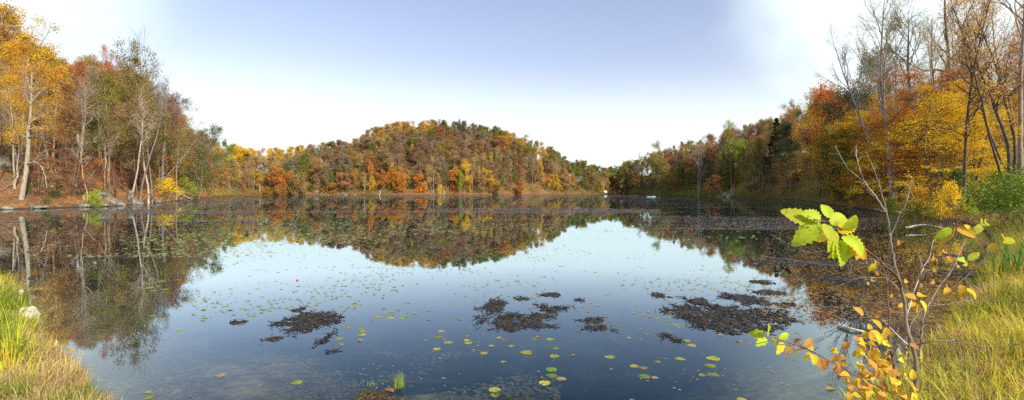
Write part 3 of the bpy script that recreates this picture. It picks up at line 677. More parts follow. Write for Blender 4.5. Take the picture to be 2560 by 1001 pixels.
undergrowth('undergrowth_foliage', 24, 4200, -60, 545, 60, 160, 60, .0016, 'rust', 2.2, 'rust-brown brush on the left slope')
undergrowth('undergrowth_foliage', 27, 900, -60, 545, 54, 160, 40, .0016, 'green', .9, 'low green brush on the left slope')
undergrowth('undergrowth_foliage', 25, 2600, 2050, 2620, 20, 80, 40, .0016, 'rust', .8, 'brown brush and ferns on the right bank')
undergrowth('undergrowth_foliage', 28, 1200, 2050, 2620, 20, 80, 30, .0016, 'lime green', .6, 'yellow-green low plants on the right bank')
undergrowth('distant_woodland', 29, 14000, 530, 1600, 190, 440, 90, .0014, 'brown', 10., 'brown mass of small trees filling the far hillside', per=14)
undergrowth('distant_woodland', 30, 10000, 530, 1600, 190, 440, 90, .0014, 'tan', 11., 'tan mass of small trees filling the far hillside', per=14)
undergrowth('distant_woodland', 34, 6000, 1540, 2160, 60, 300, 90, .0014, 'olive', 9., 'olive mass of small trees filling the right ridge', per=14)
undergrowth('distant_woodland', 35, 7000, -60, 545, 80, 190, 90, .0016, 'tan', 12., 'brown mass of saplings deep in the left wood', per=14)
undergrowth('distant_woodland', 36, 1500, 2100, 2650, 45, 95, 70, .0016, 'golden', 6., 'golden mass of saplings deep in the right wood', per=14)
def shore_brush(name, seed, n, i0, i1, wid, hgt, cols, size, lb, per=16):
    rg = np.random.default_rng(seed); seg = np.array(LAKE[i0:i1+1]); d = np.diff(seg, axis=0); ln = np.hypot(d[:,0], d[:,1])
    wgt = ln/np.maximum(seg[:-1,1], 20)**1.0; k = rg.choice(len(d), n, p=wgt/wgt.sum()); t = rg.random(n)[:, None]
    q = seg[k]*(1-t)+seg[k+1]*t; nr = np.stack([-d[k,1], d[k,0]], 1)/ln[k][:, None]
    off = rg.random(n)[:, None]**1.3*wid+.2; q1 = q+nr*off; q2 = q-nr*off; x, y = np.where((sdist(q1[:,0], q1[:,1]) > 0)[:, None], q1, q2).T
    keep = (sdist(x, y) > 0) & (fbm(x*.2+seed, y*.2) > .3); x, y = x[keep], y[keep]
    h = hgt*rg.uniform(.25, 1, len(x))*(.5+fbm(x*.15, y*.15)); m = len(x)
    A = np.stack([x, y, ground(x, y)+h*.45], 1); c = np.repeat(A, per, 0)+rg.normal(0, 1, (m*per, 3))*np.repeat(h, per)[:, None]*np.array([.6, .6, .3])
    V, tn, lv = leaf_quads(rg, c, 1, 0., 1., np.repeat(rg.random(m), per)); sz = np.clip(size*np.repeat(y, per), .06, .5)[:, None, None]
    V = (V-c[:, None])*sz+c[:, None]; me = mesh_np(name, V.reshape(-1, 3), np.arange(len(V)*4).reshape(-1, 4), LEAF, {'tint': tn, 'leafv': lv})
    tag(obj(name, me, color=(*C[cols], GM[cols])), lb, 'brush', kind='stuff')
shore_brush('shoreline_brush', 81, 3000, 9, 19, 9, 3.8, 'olive', .0012, 'olive brush crowding the far waterline')
shore_brush('shoreline_brush', 82, 2600, 9, 19, 12, 4., 'tan', .0012, 'tan brush crowding the far waterline')
shore_brush('shoreline_brush', 83, 900, 9, 19, 8, 2.6, 'orange', .0012, 'orange brush scattered along the far waterline')
shore_brush('shoreline_brush', 87, 900, 9, 20, 8, 3.2, 'green', .0012, 'green brush scattered along the far waterline')
shore_brush('shoreline_brush', 84, 3400, 19, 26, 7, 2.6, 'green', .0012, 'dark green brush along the right waterline')
shore_brush('shoreline_brush', 85, 900, 19, 27, 5, 1.8, 'rust', .0012, 'rusty brush along the right waterline')
shore_brush('shoreline_brush', 86, 1100, 3, 10, 7, 1.6, 'rust', .0015, 'rusty brush along the left waterline')
shore_brush('shoreline_brush', 88, 500, 26, 31, 4, .8, 'rust', .0018, 'dead brown ferns along the near right waterline')
shore_brush('shoreline_brush', 89, 260, 25, 31, 4, .8, 'lime green', .0018, 'green weeds along the near right waterline')
def litter(seed, n, u0, u1, y0, y1, sd1, size, col, name='fallen_leaves', lb=''):
    rg = np.random.default_rng(seed)
    x, y, sd = scatter_polar(rg, n, u0, u1, y0, y1, .05, sd1)
    A = np.stack([x, y, ground(x, y)+(.03 if y0 > 15 else .02+.14*rg.random(len(x)))], 1)
    V, tn, lv = leaf_quads(rg, A, 1, 0., 1., rg.random(len(A)), flat=1.)
    V = (V-A[:, None])*(size*y)[:, None, None]+A[:, None]
    o = obj(name, mesh_np(name, V.reshape(-1, 3), np.arange(len(V)*4).reshape(-1, 4), LEAF, {'tint': tn, 'leafv': lv}), color=(*C[col], GM[col]))
    tag(o, lb, 'leaves', kind='stuff')
litter(31, 26000, -60, 545, 50, 110, 30, .0022, 'orange', lb='orange leaves carpeting the left slope')
litter(32, 22000, 2050, 2620, 22, 75, 30, .0022, 'rust', lb='rust-coloured leaves carpeting the right bank')
litter(37, 900, 2150, 2700, 2.6, 12, 6, .006, 'rust', lb='brown leaves caught in the grass of the near right bank')
litter(38, 500, 2150, 2700, 2.6, 12, 6, .006, 'golden', lb='yellow leaves caught in the grass of the near right bank')
litter(39, 300, -100, 280, 3.8, 9, 6, .006, 'rust', lb='brown leaves caught in the straw of the near left bank')
litter(33, 8000, 2050, 2620, 22, 75, 30, .002, 'golden', lb='yellow leaves strewn over the right bank')

# ------------------------------------------------------------------ rocks, logs, driftwood
def rock_mesh(seed, sx, sy, sz, mat, sub=3, rough=.28):
    import bmesh
    bm = bmesh.new(); bmesh.ops.create_icosphere(bm, subdivisions=sub, radius=1)
    rg = np.random.default_rng(seed); pl = norm(rg.normal(0, 1, (14, 3))); dd = rg.uniform(.62, .95, 14)
    for v in bm.verts:
        p = np.array(v.co)
        for a, b in zip(pl, dd):
            q = p@a
            if q > b: p = p-a*(q-b)*.92
        k = 1+(float(fbm(p[0]*2.2+seed, p[1]*2.2+p[2]*1.7))-.47)*rough*1.5
        v.co = (p[0]*k*sx, p[1]*k*sy, p[2]*k*sz)
    me = bpy.data.meshes.new('rock'); bm.to_mesh(me); bm.free(); me.materials.append(mat); return me
def rock(px, py, w, h, seed, lb, mat=ROCK, Y=None, group=None, name='rock', deep=1.):
    if Y is None: p = onw(px, py, .05)
    else: p = at(px, py, Y); p[2] = gz(p[0], p[1])
    s = p[1]/F
    o = obj(name, rock_mesh(seed, w*s*.5, w*s*.42*deep, h*s*.62, mat), loc=tuple(p+np.array([0, 0, h*s*.18])), rot=(0, 0, rnd.uniform(-.5, .5)))
    tag(o, lb, 'rock', group)
rock(8, 448, 46, 42, 1, 'big yellow-lit boulder at the left edge', Y=62)
for i, (px, py, w, h, lb) in enumerate([(18,523,50,9,'flat grey slab in the water at the left edge'),(95,521,60,8,'long flat stone at the foot of the leaning pale trunk'),(140,519,36,6,'small flat stone on the left waterline'),
        (215,517,70,10,'long pale ledge below the yellow-green cone shrub'),(262,516,30,9,'pale stone right of the yellow-green cone shrub'),(300,514,44,9,'pale ledge under the grey outcrop'),(345,511,40,8,'stone at the waterline under the tall rock face'),
        (395,507,30,8,'dark stone beneath the orange leaves'),(420,504,20,8,'small stone below the yellow bush')]):
    rock(px, py, w*.72, h*1.1, 10+i, lb, group='stones along the left waterline', deep=.8)
for i, (px, py, w, h, Y, lb) in enumerate([(258,478,34,26,68,'grey lichen block at the top of the left outcrop'),(272,492,32,20,66.5,'mottled grey boulder in the middle of the left outcrop'),(285,500,40,20,66,'broken grey boulder low on the left outcrop'),
        (248,498,22,14,66,'small grey boulder left in the outcrop'),(325,458,24,40,73,'tall upright grey rock face under the pale tree'),(335,484,28,26,72,'lower grey block of the tall rock face'),(112,460,18,12,68,'small grey stone on the leafy slope'),
        (150,432,22,12,80,'grey stone beneath the left wood'),(212,385,20,10,90,'pale stone far up the left slope'),(190,440,24,10,70,'flat grey stones near the swollen trunk')]):
    rock(px, py, w, h, 40+i, lb, Y=Y, group='rocks on the left slope', deep=1.1)
for i in range(13):
    px = 756+i*11+rnd.uniform(-3, 3); Y = 285+rnd.uniform(-1, 4)
    rock(px, 486, rnd.uniform(7, 14), rnd.uniform(4, 9), 70+i, None, Y=Y, group='pale rocks on the far shore'); TREES.append((COL.objects[-1], 'pale', None)); o = COL.objects[-1]
    tag(o, 'pale jagged rock in the row on the far left shore', 'rock')
    TREES.pop()
for i, (px, py, w, h, Y, lb) in enumerate([(1815,484,26,16,176,'mossy grey boulder at the shore right of the dead tree'),(1835,487,20,12,172,'grey boulder right of the mossy one'),(1800,489,16,9,176,'small boulder left of the mossy one'),
        (1960,487,20,16,134,'grey boulder near the yellow leaning maple'),(2012,492,14,10,116,'boulder at the foot of the yellow leaning maple'),(2500,415,34,18,46,'pale boulder high on the right bank'),(2480,432,22,12,43,'grey boulder beneath the pale one on the right bank'),
        (2325,540,18,12,31,'small stone by the right waterline'),(2385,548,16,9,29,'flat stone on the right leafy shore')]):
    rock(px, py, w, h, 100+i, lb, Y=Y)
rock(2478, 628, 34, 15, 120, 'grey muddy stone where the right bank meets the water', Y=16.2)
rock(62, 812, 60, 54, 121, 'white rock half hidden in the grass of the near left bank', WROCK, Y=6.75, name='white_rock')
rock(40, 850, 26, 20, 123, 'smaller white rock below the large white rock', WROCK, Y=6.3, name='white_rock')
rock(140, 865, 13, 24, 122, 'upright pale stone at the waterline by dry grass', WROCK, Y=6.0, name='white_rock')
rock(50, 740, 16, 12, 124, 'pale stone at the edge of the far end of the left grass', WROCK, Y=9.2, name='white_rock')

def limb(name, pts, r0, r1, color, parent=None, sides=7, mat=BARK, sm=4, wob=.0, seed=0):
    """one smooth tapering branch through the given points"""
    P_ = np.asarray(pts, float); n = len(P_)
    rg = np.random.default_rng(seed+n); out = []
    for i in range(n-1):
        p0 = P_[max(i-1, 0)]; p1 = P_[i]; p2 = P_[i+1]; p3 = P_[min(i+2, n-1)]
        for t in np.linspace(0, 1, sm, endpoint=False):
            out.append(.5*((2*p1)+(-p0+p2)*t+(2*p0-5*p1+4*p2-p3)*t*t+(-p0+3*p1-3*p2+p3)*t**3))
    out.append(P_[-1]); out = np.array(out)
    if wob: out[1:-1] += rg.normal(0, wob, out[1:-1].shape)
    rad = np.linspace(r0, r1, len(out))**1.0
    V, Q = tubes(out[None], rad[None], sides)
    if name is None: return out, rad, V, Q
    return obj(name, mesh_np(name, V, Q, mat, smooth=True), parent, color=color)
# the leaning pale tree at the left edge
def curved_tree(name, label, stem, r0, branches, color, Y, twigs=9, leafcol=None, seed=0, finer=True, lsz=.12, group=None):
    root = bpy.data.objects.new(name, None); COL.objects.link(root); tag(root, label, 'tree', group)
    pw = [at(px, py, Y+dy) for px, py, dy in stem]
    base = pw[0].copy(); base[2] = min(gz(base[0], base[1]), base[2])-.1; pw[0] = base
    root.location = tuple(base)
    B = Bag(); rg = np.random.default_rng(seed)
    out, rad, V, Q = limb(None, np.array(pw)-base, r0, r0*.22, None, sides=10, sm=5); B.add(V, Q)
    ends = [out[-6:]]; ends_r = r0*.2
    A = []
    for br in branches:
        pb = np.array([at(px, py, Y+dy) for px, py, dy in br])-base
        o2, r2, V, Q = limb(None, pb, r0*.36, r0*.08, None, sides=6, sm=5, wob=.03); B.add(V, Q); A.append(o2)
    A.append(out[len(out)//2:])
    for a in A:
        L = np.linalg.norm(a[-1]-a[0]); n = max(5, int(twigs))
        pp = a[None]; dd = norm(np.gradient(pp, axis=1)); rr = np.linspace(r0*.3, r0*.08, len(a))[None]
        s1, d1, L1, q1 = spawn(rg, pp, dd, rr, np.array([L]), n, .2, .4, 1., .42)
        p1, e1 = curves(rg, s1, d1, L1, 4, .16, .12); ra = np.minimum(q1, .03)[:, None]*np.linspace(1, .4, 5)[None]; B.add(*tubes(p1, ra, 4))
        s2, d2, L2, q2 = spawn(rg, p1, e1, ra, L1, 5, .15, .4, .9, .55)
        p2, e2 = curves(rg, s2, d2, L2, 3, .18, .12); rb = np.minimum(q2, .016)[:, None]*np.linspace(1, .5, 4)[None]; B.add(*tubes(p2, rb, 3))
        s3, d3, L3, q3 = spawn(rg, p2, e2, rb, L2, 4, .1, .4, .9, .6)
        p3, e3 = curves(rg, s3, d3, L3, 2, .18, .12); rc_ = np.minimum(q3, .010)[:, None]*np.linspace(1, .6, 3)[None]; B.add(*tubes(p3, rc_, 3))
        if leafcol: ends.append(p3[:, -1])
    obj('trunk', B.mesh('trunk', BARK, True), root, color=color)
    if leafcol:
        E = np.concatenate(ends[1:]); E = E[rg.random(len(E)) < .45]
        V, tn, lv = leaf_quads(rg, E, 2, .12, lsz, rg.random(len(E)))
        obj('crown', mesh_np('crown', V.reshape(-1, 3), np.arange(len(V)*4).reshape(-1, 4), LEAF, {'tint': tn, 'leafv': lv}), root, color=(*C[leafcol], .3))
    return root
curved_tree('sycamore_tree', 'leaning pale sycamore with arching bare limbs rising from the left waterline',
    [(50,519,0),(57,478,0),(66,420,.2),(71,360,.4),(70,330,.5),(76,290,.7),(78,240,1),(80,180,1.2)], .28,
    [[(70,345,.4),(88,338,0),(112,338,-1)],[(71,326,.5),(92,316,.2),(104,324,-.3)],[(72,312,.5),(85,298,.8),(104,292,1.4)],[(67,412,.2),(88,406,-.5),(108,425,-1.2),(117,470,-1.6)],
     [(69,345,.4),(52,338,.8),(40,350,1.)],[(77,262,.8),(64,235,.4),(58,200,.2)],[(78,258,.8),(98,232,1.2),(122,215,1.5)],[(79,230,1.),(66,190,1.),(70,150,1.2)]], (.30,.26,.2), 56, leafcol='golden', seed=3)

def logthing(name, label, pts, r0, r1, color, cat, group=None, stubs=(), mat=BARK):
    base = np.array(pts[0]); root = bpy.data.objects.new(name, None)
    COL.objects.link(root); root.location = tuple(base); tag(root, label, cat, group)
    limb('stem', np.array(pts)-base, r0, r1, color, root, mat=mat)
    for k, sp in enumerate(stubs): limb('branch', np.array(sp)-base, r1*.9, r1*.3, color, root, sides=5, mat=mat)
    return root
DW = (.48,.43,.36)
logthing('driftwood', 'pale V-shaped driftwood branch standing in the water at the far shore', [onw(948,489.5,-.1), at(951,480,278), at(957,470,278), at(963,461,277)], .28, .1, DW, 'driftwood',
         stubs=[[onw(948,489,-.1), at(944,484,279), at(939,482,280)]])
logthing('driftwood', 'pale crooked stick bending at the far waterline right of the yellow bush', [at(1108,487,290), at(1113,482,290), at(1109,478,290)], .22, .09, DW, 'driftwood')
logthing('fallen_log', 'pale fallen log lying on the right foot of the hill shore', [at(1355,485,345), at(1366,483,346), at(1372,481,347)], .4, .15, DW, 'log')
logthing('fallen_log', 'reddish fallen log at the shore right of the green bushes', [at(1425,483,380), at(1440,481.5,382), at(1448,481,383)], .35, .15, (.35,.2,.14), 'log')
logthing('fallen_log', 'brown log sliding into the water under the leaning pale sycamore', [at(105,516,55.6), at(85,506,56.5), at(62,497,58)], .13, .2, BRWN, 'log')
logthing('fallen_log', 'long thin log on the left slope below the dark shrub', [at(92,507,57.5), at(72,500,58.5), at(40,497,60)], .1, .16, BRWN, 'log')
logthing('fallen_log', 'dark curved log lying high on the left leafy slope', [at(92,386,84), at(108,392,84), at(128,392,85)], .2, .25, DARK, 'log')
logthing('fallen_branch', 'pale fallen branches spilling into the water at the end of the left bank', [at(443,474,103), at(452,484,101), at(470,495,98), at(483,500,96)], .16, .06, DW, 'branch',
         stubs=[[at(452,484,101), at(440,492,99), at(430,501,97)], [at(460,490,100), at(455,497,97), at(452,503,96)], [at(470,495,98), at(490,496,97), at(500,499,96)], [at(448,478,102), at(470,482,102), at(488,490,100)], [at(446,476,102), at(425,484,100), at(412,498,98)]])
logthing('fallen_branch', 'bleached forked root arching over the waterline below the yellow bush', [at(388,494,90), at(394,500,88), at(400,506,87)], .12, .06, DW, 'branch',
         stubs=[[at(394,500,88), at(386,507,86), at(383,511,86)], [at(390,497,89), at(402,496,88), at(402,506,87)]])
logthing('tree_stump', 'pale broken stump left of the grey outcrop', [at(210,500,63), at(209,493,63), at(211,488,63)], .16, .09, PALE, 'stump')
logthing('tree_stump', 'weathered twisted stump at the foot of the yellow leaning maple', [at(2003,500,119), at(1998,490,120), at(2001,478,121)], .35, .12, (.4,.37,.32), 'stump', stubs=[[at(2000,492,120), at(1990,484,120), at(1985,476,120)]])
logthing('floating_log', 'pale stick floating in the water behind the sapling', [onw(2096,815,.02), onw(2130,824,.03), onw(2162,830,.02)], .03, .014, DW, 'log')
logthing('fallen_branch', 'grey branch lying in the shallows of the right shore', [onw(2262,578,.02)+[0,0,.15], onw(2310,572,.05)+[0,0,.2], onw(2362,572,.05)], .06, .03, (.35,.32,.28), 'branch')
logthing('fallen_branch', 'thin black curved stick poking from the water near the red ball', [onw(703,727,-.02), at(709,717,10.9), at(704,709,10.95)], .03, .012, (.03,.025,.02), 'stick')

# red ball, kayak, hut, rowing boat
def ball():
    import bmesh
    p = onw(743, 702, 0); root = bpy.data.objects.new('fishing_float', None); COL.objects.link(root); root.location = tuple(p)
    tag(root, 'small red float bobbing on the open water', 'float')
    r = .022; a = np.linspace(0, np.pi, 10); pts = np.stack([0*a, 0*a, r*.55-r*np.cos(a)], 1)
    V, Q = tubes(pts[None], (r*np.sin(a)+.0008)[None], 14); obj('body', mesh_np('body', V, Q, RED, smooth=True), root)
    V, Q = tubes(np.array([[[0,0,r*1.5],[0,0,r*1.9]]]), np.array([[.006,.005]]), 8); obj('cap', mesh_np('cap', V, Q, WHITE), root)
ball()
def boat_mesh(L, W_, H, mat, pointy=1.6):
    n = 15; B = Bag(); t = np.linspace(-1, 1, n)
    w = W_*.5*np.clip(1-np.abs(t)**2.2, 0, 1)**.7*1+.004; sheer = H*(.75+.35*t*t)
    rows = []
    for s, (wf, zf) in enumerate([(-.55,0),(-1,.55),(-1.02,1),(-.86,1),(-.5,.82),(0,.8),(.5,.82),(.86,1),(1.02,1),(1,.55),(.55,0)]):
        rows.append(np.stack([t*L*.5, w*wf, -.06+sheer*zf], 1))
    V = np.stack(rows, 0); m = len(rows); i = np.arange(m-1)[:, None]*n+np.arange(n-1)[None]
    Q = np.stack([i, i+1, i+n+1, i+n], -1).reshape(-1, 4)
    j = np.arange(n-1); bot = np.stack([j, j+(m-1)*n, j+1+(m-1)*n, j+1], -1)
    return mesh_np('hull', V.reshape(-1, 3), np.concatenate([Q, bot]), mat, smooth=True)
def kayak():
    p = onw(1628, 493.2); root = bpy.data.objects.new('kayak', None); COL.objects.link(root); root.location = tuple(p); root.rotation_euler = (0, 0, R(8))
    tag(root, 'pale blue kayak with a black seat afloat off the right shore', 'kayak')
    obj('hull', boat_mesh(3.3, .9, .42, BLUE), root)
    B = Bag()
    for z, y0, h in ((.33,-.22,.07),):
        V = np.array([[-.9,-.24,.3],[-.35,-.24,.3],[-.35,.24,.3],[-.9,.24,.3],[-.95,-.24,.4],[-.35,-.24,.38],[-.35,.24,.38],[-.95,.24,.4],[-1.05,-.2,.72],[-.93,-.2,.72],[-.93,.2,.72],[-1.05,.2,.72],[-.85,-.24,.4],[-.85,.24,.4]])
        Fq = [[0,1,5,4],[1,2,6,5],[2,3,7,6],[3,0,4,7],[4,5,6,7],[4,12,9,8],[12,13,10,9],[13,7,11,10],[7,4,8,11],[8,9,10,11]]
        B.add(V, Fq)
    obj('seat', B.mesh('seat', BLACK), root)
    pr = obj('paddle', None, root) if False else None
    V, Q = tubes(np.array([[[.5,-.5,.34],[.52,.0,.5],[.55,.55,.9]]]), np.array([[.02,.02,.02]]), 6)
    sh = obj('paddle_shaft', mesh_np('paddle_shaft', V, Q, BLACK), root)
    for y, z in ((-.68,.2),(.72,1.0)):
        V, Q = tubes(np.array([[[.52,y-.16,z-.1],[.53,y,z],[.55,y+.16,z+.1]]]), np.array([[.04,.09,.04]]), 6); V[:, 0] = .53+(V[:, 0]-.53)*.4
        obj('paddle_blade', mesh_np('paddle_blade', V, Q, WHITE), sh)
kayak()
def rowboat():
    p = onw(1594, 485.6); root = bpy.data.objects.new('rowing_boat', None); COL.objects.link(root); root.location = tuple(p)+np.array([0,0,.05]); root.rotation_euler = (0,0,R(-10))
    tag(root, 'tiny white rowing boat moored at the farthest shore', 'boat'); h = obj('hull', boat_mesh(2.6, 1.1, .45, WHITE), root)
    B = Bag(); V = np.array([[-.12,-.45,.3],[.12,-.45,.3],[.12,.45,.3],[-.12,.45,.3],[-.12,-.45,.34],[.12,-.45,.34],[.12,.45,.34],[-.12,.45,.34]])
    Q = [[0,1,5,4],[1,2,6,5],[2,3,7,6],[3,0,4,7],[4,5,6,7],[3,2,1,0]]; B.add(V, Q); obj('bench', B.mesh('bench', BLACK), root)
rowboat()
def boxbag(B, x0, x1, y0, y1, z0, z1):
    V = np.array([[x0,y0,z0],[x1,y0,z0],[x1,y1,z0],[x0,y1,z0],[x0,y0,z1],[x1,y0,z1],[x1,y1,z1],[x0,y1,z1]])
    B.add(V, [[0,1,5,4],[1,2,6,5],[2,3,7,6],[3,0,4,7],[4,5,6,7],[3,2,1,0]])
def hut():
    Y = 421; x = (1513-1280)/F*Y; g = max(gz(x, Y), .25)
    root = bpy.data.objects.new('waterside_hut', None); COL.objects.link(root); root.location = (x, Y, g); tag(root, 'small white hut on a green base at the far end of the lake', 'hut')
    GR = simple('green_paint', [(.3,(.05,.12,.05)),(.7,(.09,.18,.08))], 3)
    B = Bag(); boxbag(B, -1.35, 1.35, -1, 1, -.6, .9); obj('base', B.mesh('base', GR), root)
    B = Bag(); boxbag(B, -1.4, 1.4, -1.05, 1.05, .902, 2.2); obj('wall', B.mesh('wall', WHITE), root)
    V = np.array([[-1.6,-1.2,2.203],[1.6,-1.2,2.203],[1.6,1.2,2.203],[-1.6,1.2,2.203],[-1.3,0,2.75],[1.3,0,2.75]])
    B = Bag(); B.add(V, [[0,1,5,4],[2,3,4,5]]); B.add(V, [[1,2,5],[3,0,4]]); B.add(V, [[3,2,1,0]]); obj('roof', B.mesh('roof', WHITE), root)
hut()

# ------------------------------------------------------------------ dark rotting mats lifting out of the water
def mat_thing(label, blobs, seed, nfl, holes=(), group='dark mats of rotting water-lily roots'):
    rg = np.random.default_rng(seed); E = []
    for px, py, w, h in blobs:
        Y0 = CH*F/(py+h/2-HZ); Y1 = CH*F/(py-h/2-HZ); Yc = (Y0+Y1)/2
        E.append(((px-1280)/F*(CH*F/(py-HZ)), Yc, w/2*(CH*F/(py-HZ))/F, (Y1-Y0)/2))
    HO = []
    for px, py, w, h in holes:
        Y0 = CH*F/(py+h/2-HZ); Y1 = CH*F/(py-h/2-HZ); HO.append(((px-1280)/F*(CH*F/(py-HZ)), (Y0+Y1)/2, w/2*(CH*F/(py-HZ))/F, (Y1-Y0)/2))
    x0 = min(e[0]-e[2] for e in E)-.15; x1 = max(e[0]+e[2] for e in E)+.15; y0 = min(e[1]-e[3] for e in E)-.15; y1 = max(e[1]+e[3] for e in E)+.15
    cx, cy = (x0+x1)/2, (y0+y1)/2
    root = bpy.data.objects.new('root_mat', None); COL.objects.link(root); root.location = (cx, cy, 0); tag(root, label, 'debris mat', group)
    def f(x, y):
        v = np.full(np.shape(x), -9.)
        for ex, ey, a, b in E: v = np.maximum(v, 1-np.sqrt(((x-ex)/a)**2+((y-ey)/b)**2))
        for ex, ey, a, b in HO: v = v-1.3*np.clip(1.35-np.sqrt(((x-ex)/a)**2+((y-ey)/b)**2), 0, 1)
        return v+(fbm(x*3.6+seed, y*2.8, 5)-.505)*1.9+(fbm(x*11, y*6)-.48)*1.2
    g = .03; nx = int((x1-x0)/g)+2; ny = int((y1-y0)/g)+2
    X, Y = np.meshgrid(x0+np.arange(nx)*g, y0+np.arange(ny)*g, indexing='ij')
    m = f(X, Y); Z = np.clip(m, -.35, .3)*.06+(fbm(X*15, Y*11, 3)-.46)*.075*np.clip(m*3+.6, 0, 1)-.004
    X2 = X+rg.normal(0, g*.25, X.shape); Y2 = Y+rg.normal(0, g*.25, X.shape)
    V = np.stack([X2-cx, Y2-cy, Z], -1).reshape(-1, 3)
    i = np.arange(nx-1)[:, None]*ny+np.arange(ny-1)[None]; Q = np.stack([i, i+ny, i+ny+1, i+1], -1).reshape(-1, 4)
    Q = Q[(Z.ravel()[Q] > -.012).any(1)]
    us, inv = np.unique(Q, return_inverse=True)
    tag(obj('mud', mesh_np('mud', V[us], inv.reshape(-1, 4), SILT if seed == 22 else PEAT, smooth=False), root), kind='stuff')
    n = nfl*8; x = rg.uniform(x0, x1, n); y = rg.uniform(y0, y1, n); k = f(x, y) > -.34*rg.random(n)**2; x, y = x[k][:nfl], y[k][:nfl]; n = len(x)
    st = np.stack([x-cx, y-cy, .004+rg.random(n)**2*.03], 1); a = rg.uniform(0, 6.28, n); el = rg.normal(.03, .16, n)
    d = np.stack([np.cos(a)*np.cos(el), np.sin(a)*np.cos(el), np.sin(el)], 1); L = rg.uniform(.02, .08, n)*rg.choice([1, 1, 1, 2.2], n)
    p, _ = curves(rg, st, d, L, 3, .35, 0); p[..., 2] = np.clip(p[..., 2]*.7, -.01, .05)
    r = rg.uniform(.002, .008, n)[:, None]*np.array([.5, 1, .9, .25])[None]
    V, Q = tubes(p, r, 4); tag(obj('root_pieces', mesh_np('root_pieces', V, Q, SILT if seed == 22 else PEAT), root), kind='stuff')
    return root
mat_thing('dark root mat left of centre with scattered sticks below it', [(772,808,120,52),(740,822,70,24),(820,792,60,18)], 3, 650)
mat_thing('ring-shaped dark root mat in the middle of the open water', [(1240,765,66,40),(1260,805,110,36),(1330,800,100,34),(1375,772,80,26),(1295,748,60,12)], 5, 1100, [(1292,772,66,22),(1355,782,20,8)])
mat_thing('largest dark root mat with a pool in it right of centre', [(1720,780,110,44),(1800,800,150,56),(1880,790,150,50),(1880,750,80,24),(1960,762,90,14),(1745,757,70,20),(1820,742,70,12),(1930,822,80,14)], 7, 2600, [(1805,756,70,16),(1760,775,20,8),(1850,772,30,8),(1900,768,26,8)])
mat_thing('small dark root clump between the ring mat and the largest mat', [(1485,802,60,14),(1490,822,46,10)], 9, 170)
mat_thing('tiny dark root clump behind and between the two big mats', [(1452,752,34,9)], 11, 70)
mat_thing('small dark clump beside the far left corner of the largest mat', [(1650,739,34,9)], 12, 70)
mat_thing('dark clump just behind the ring mat', [(1385,738,50,12)], 13, 110)
mat_thing('dark clump behind the largest mat near the tree reflection', [(1915,732,70,13)], 14, 150)
mat_thing('farthest dark stick clump at the edge of the tree reflection', [(1905,706,50,9)], 15, 90)
mat_thing('two-lump dark debris in front of the largest mat', [(1660,840,22,8),(1690,850,30,8)], 16, 90)
mat_thing('crumbly dark debris trailing below the left root mat', [(690,848,40,10),(818,845,26,40),(835,880,40,10)], 17, 170)
mat_thing('sparse dark bits left of the left root mat', [(600,806,40,8),(745,775,30,8)], 18, 60)
mat_thing('muddy root bank behind the sapling', [(2100,700,120,22),(2160,706,60,16)], 19, 700)
mat_thing('long mud streak beyond the sapling in the dark reflection', [(1960,655,130,16),(2060,660,110,14)], 20, 700)
mat_thing('mud flat beside the grassy right shore', [(2430,690,80,28),(2450,650,50,30)], 21, 500)
mat_thing('brown silt mound rising from the shallows at the bottom edge', [(925,998,90,24),(960,1008,120,18)], 22, 600)

# floating weed, far pads and scum: uncountable
def flake_field(name, seed, n, u0, u1, y0, y1, thr, sc, size, mat, lb, cat, color=None, zoff=0., zmax=.03, asp=.8, bias=0., grow_=.0, ay=.1):
    rg = np.random.default_rng(seed)
    u = rg.uniform(u0, u1, n); Y = np.exp(rg.uniform(math.log(y0), math.log(y1), n)); x = (u-1280)/F*Y
    k = (sdist(x, Y) < -.1) & (fbm(x*sc+seed, Y*ay, 5)+bias*(rg.random(n)-.5) > thr); x, Y = x[k], Y[k]
    A = np.stack([x, Y, rg.uniform(.004, zmax, len(x))+zoff], 1); m = len(A)
    a = rg.uniform(0, 6.28, (m, 1)); ns = 6; ang = a+np.arange(ns)[None]*2*np.pi/ns
    rr = size*rg.uniform(.5, 1.4, (m, 1))*rg.uniform(.6, 1.1, (m, ns))*(1+grow_*Y[:, None])
    tl = rg.normal(0, .08 if zmax < .02 else .35, (m, 1)); V = A[:, None]+np.stack([rr*np.cos(ang), rr*asp*np.sin(ang), np.abs(tl*rr*np.cos(ang-a))*.6], -1)
    me = mesh_np(name, V.reshape(-1, 3), np.arange(m*ns).reshape(-1, ns), mat, {'tint': rg.random(m), 'leafv': rg.random(m)})
    tag(obj(name, me, color=color), lb, cat, kind='stuff')
flake_field('floating_weed', 51, 90000, -20, 640, 30, 260, .575, .07, .075, WEED, 'grey-mauve floating weed rafts on the left of the lake', 'water weed', zmax=.03, grow_=.005, bias=.22, ay=.24)
flake_field('floating_weed', 52, 110000, 520, 1650, 42, 330, .575, .05, .085, WEED, 'thin weed rafts streaking the middle of the lake', 'water weed', zmax=.03, grow_=.005, bias=.2, ay=.2)
flake_field('floating_weed', 53, 60000, 1600, 2260, 24, 200, .62, .07, .045, WEED, 'brown weed and leaf rafts along the right shore', 'water weed', zmax=.03, grow_=.005, bias=.2, ay=.24)
flake_field('floating_weed', 57, 26000, 540, 1600, 190, 420, .52, .05, .1, WEED, 'weed rafts hugging the far shoreline', 'water weed', zmax=.04, grow_=.003, bias=.3, ay=.2)
flake_field('floating_leaves', 54, 17000, 1900, 2500, 7, 60, .53, .3, .03, LEAF, 'tan leaves drifted into the dark water by the right bank', 'leaves', color=(.33,.19,.09,.1), zmax=.02, bias=.6, ay=.5)
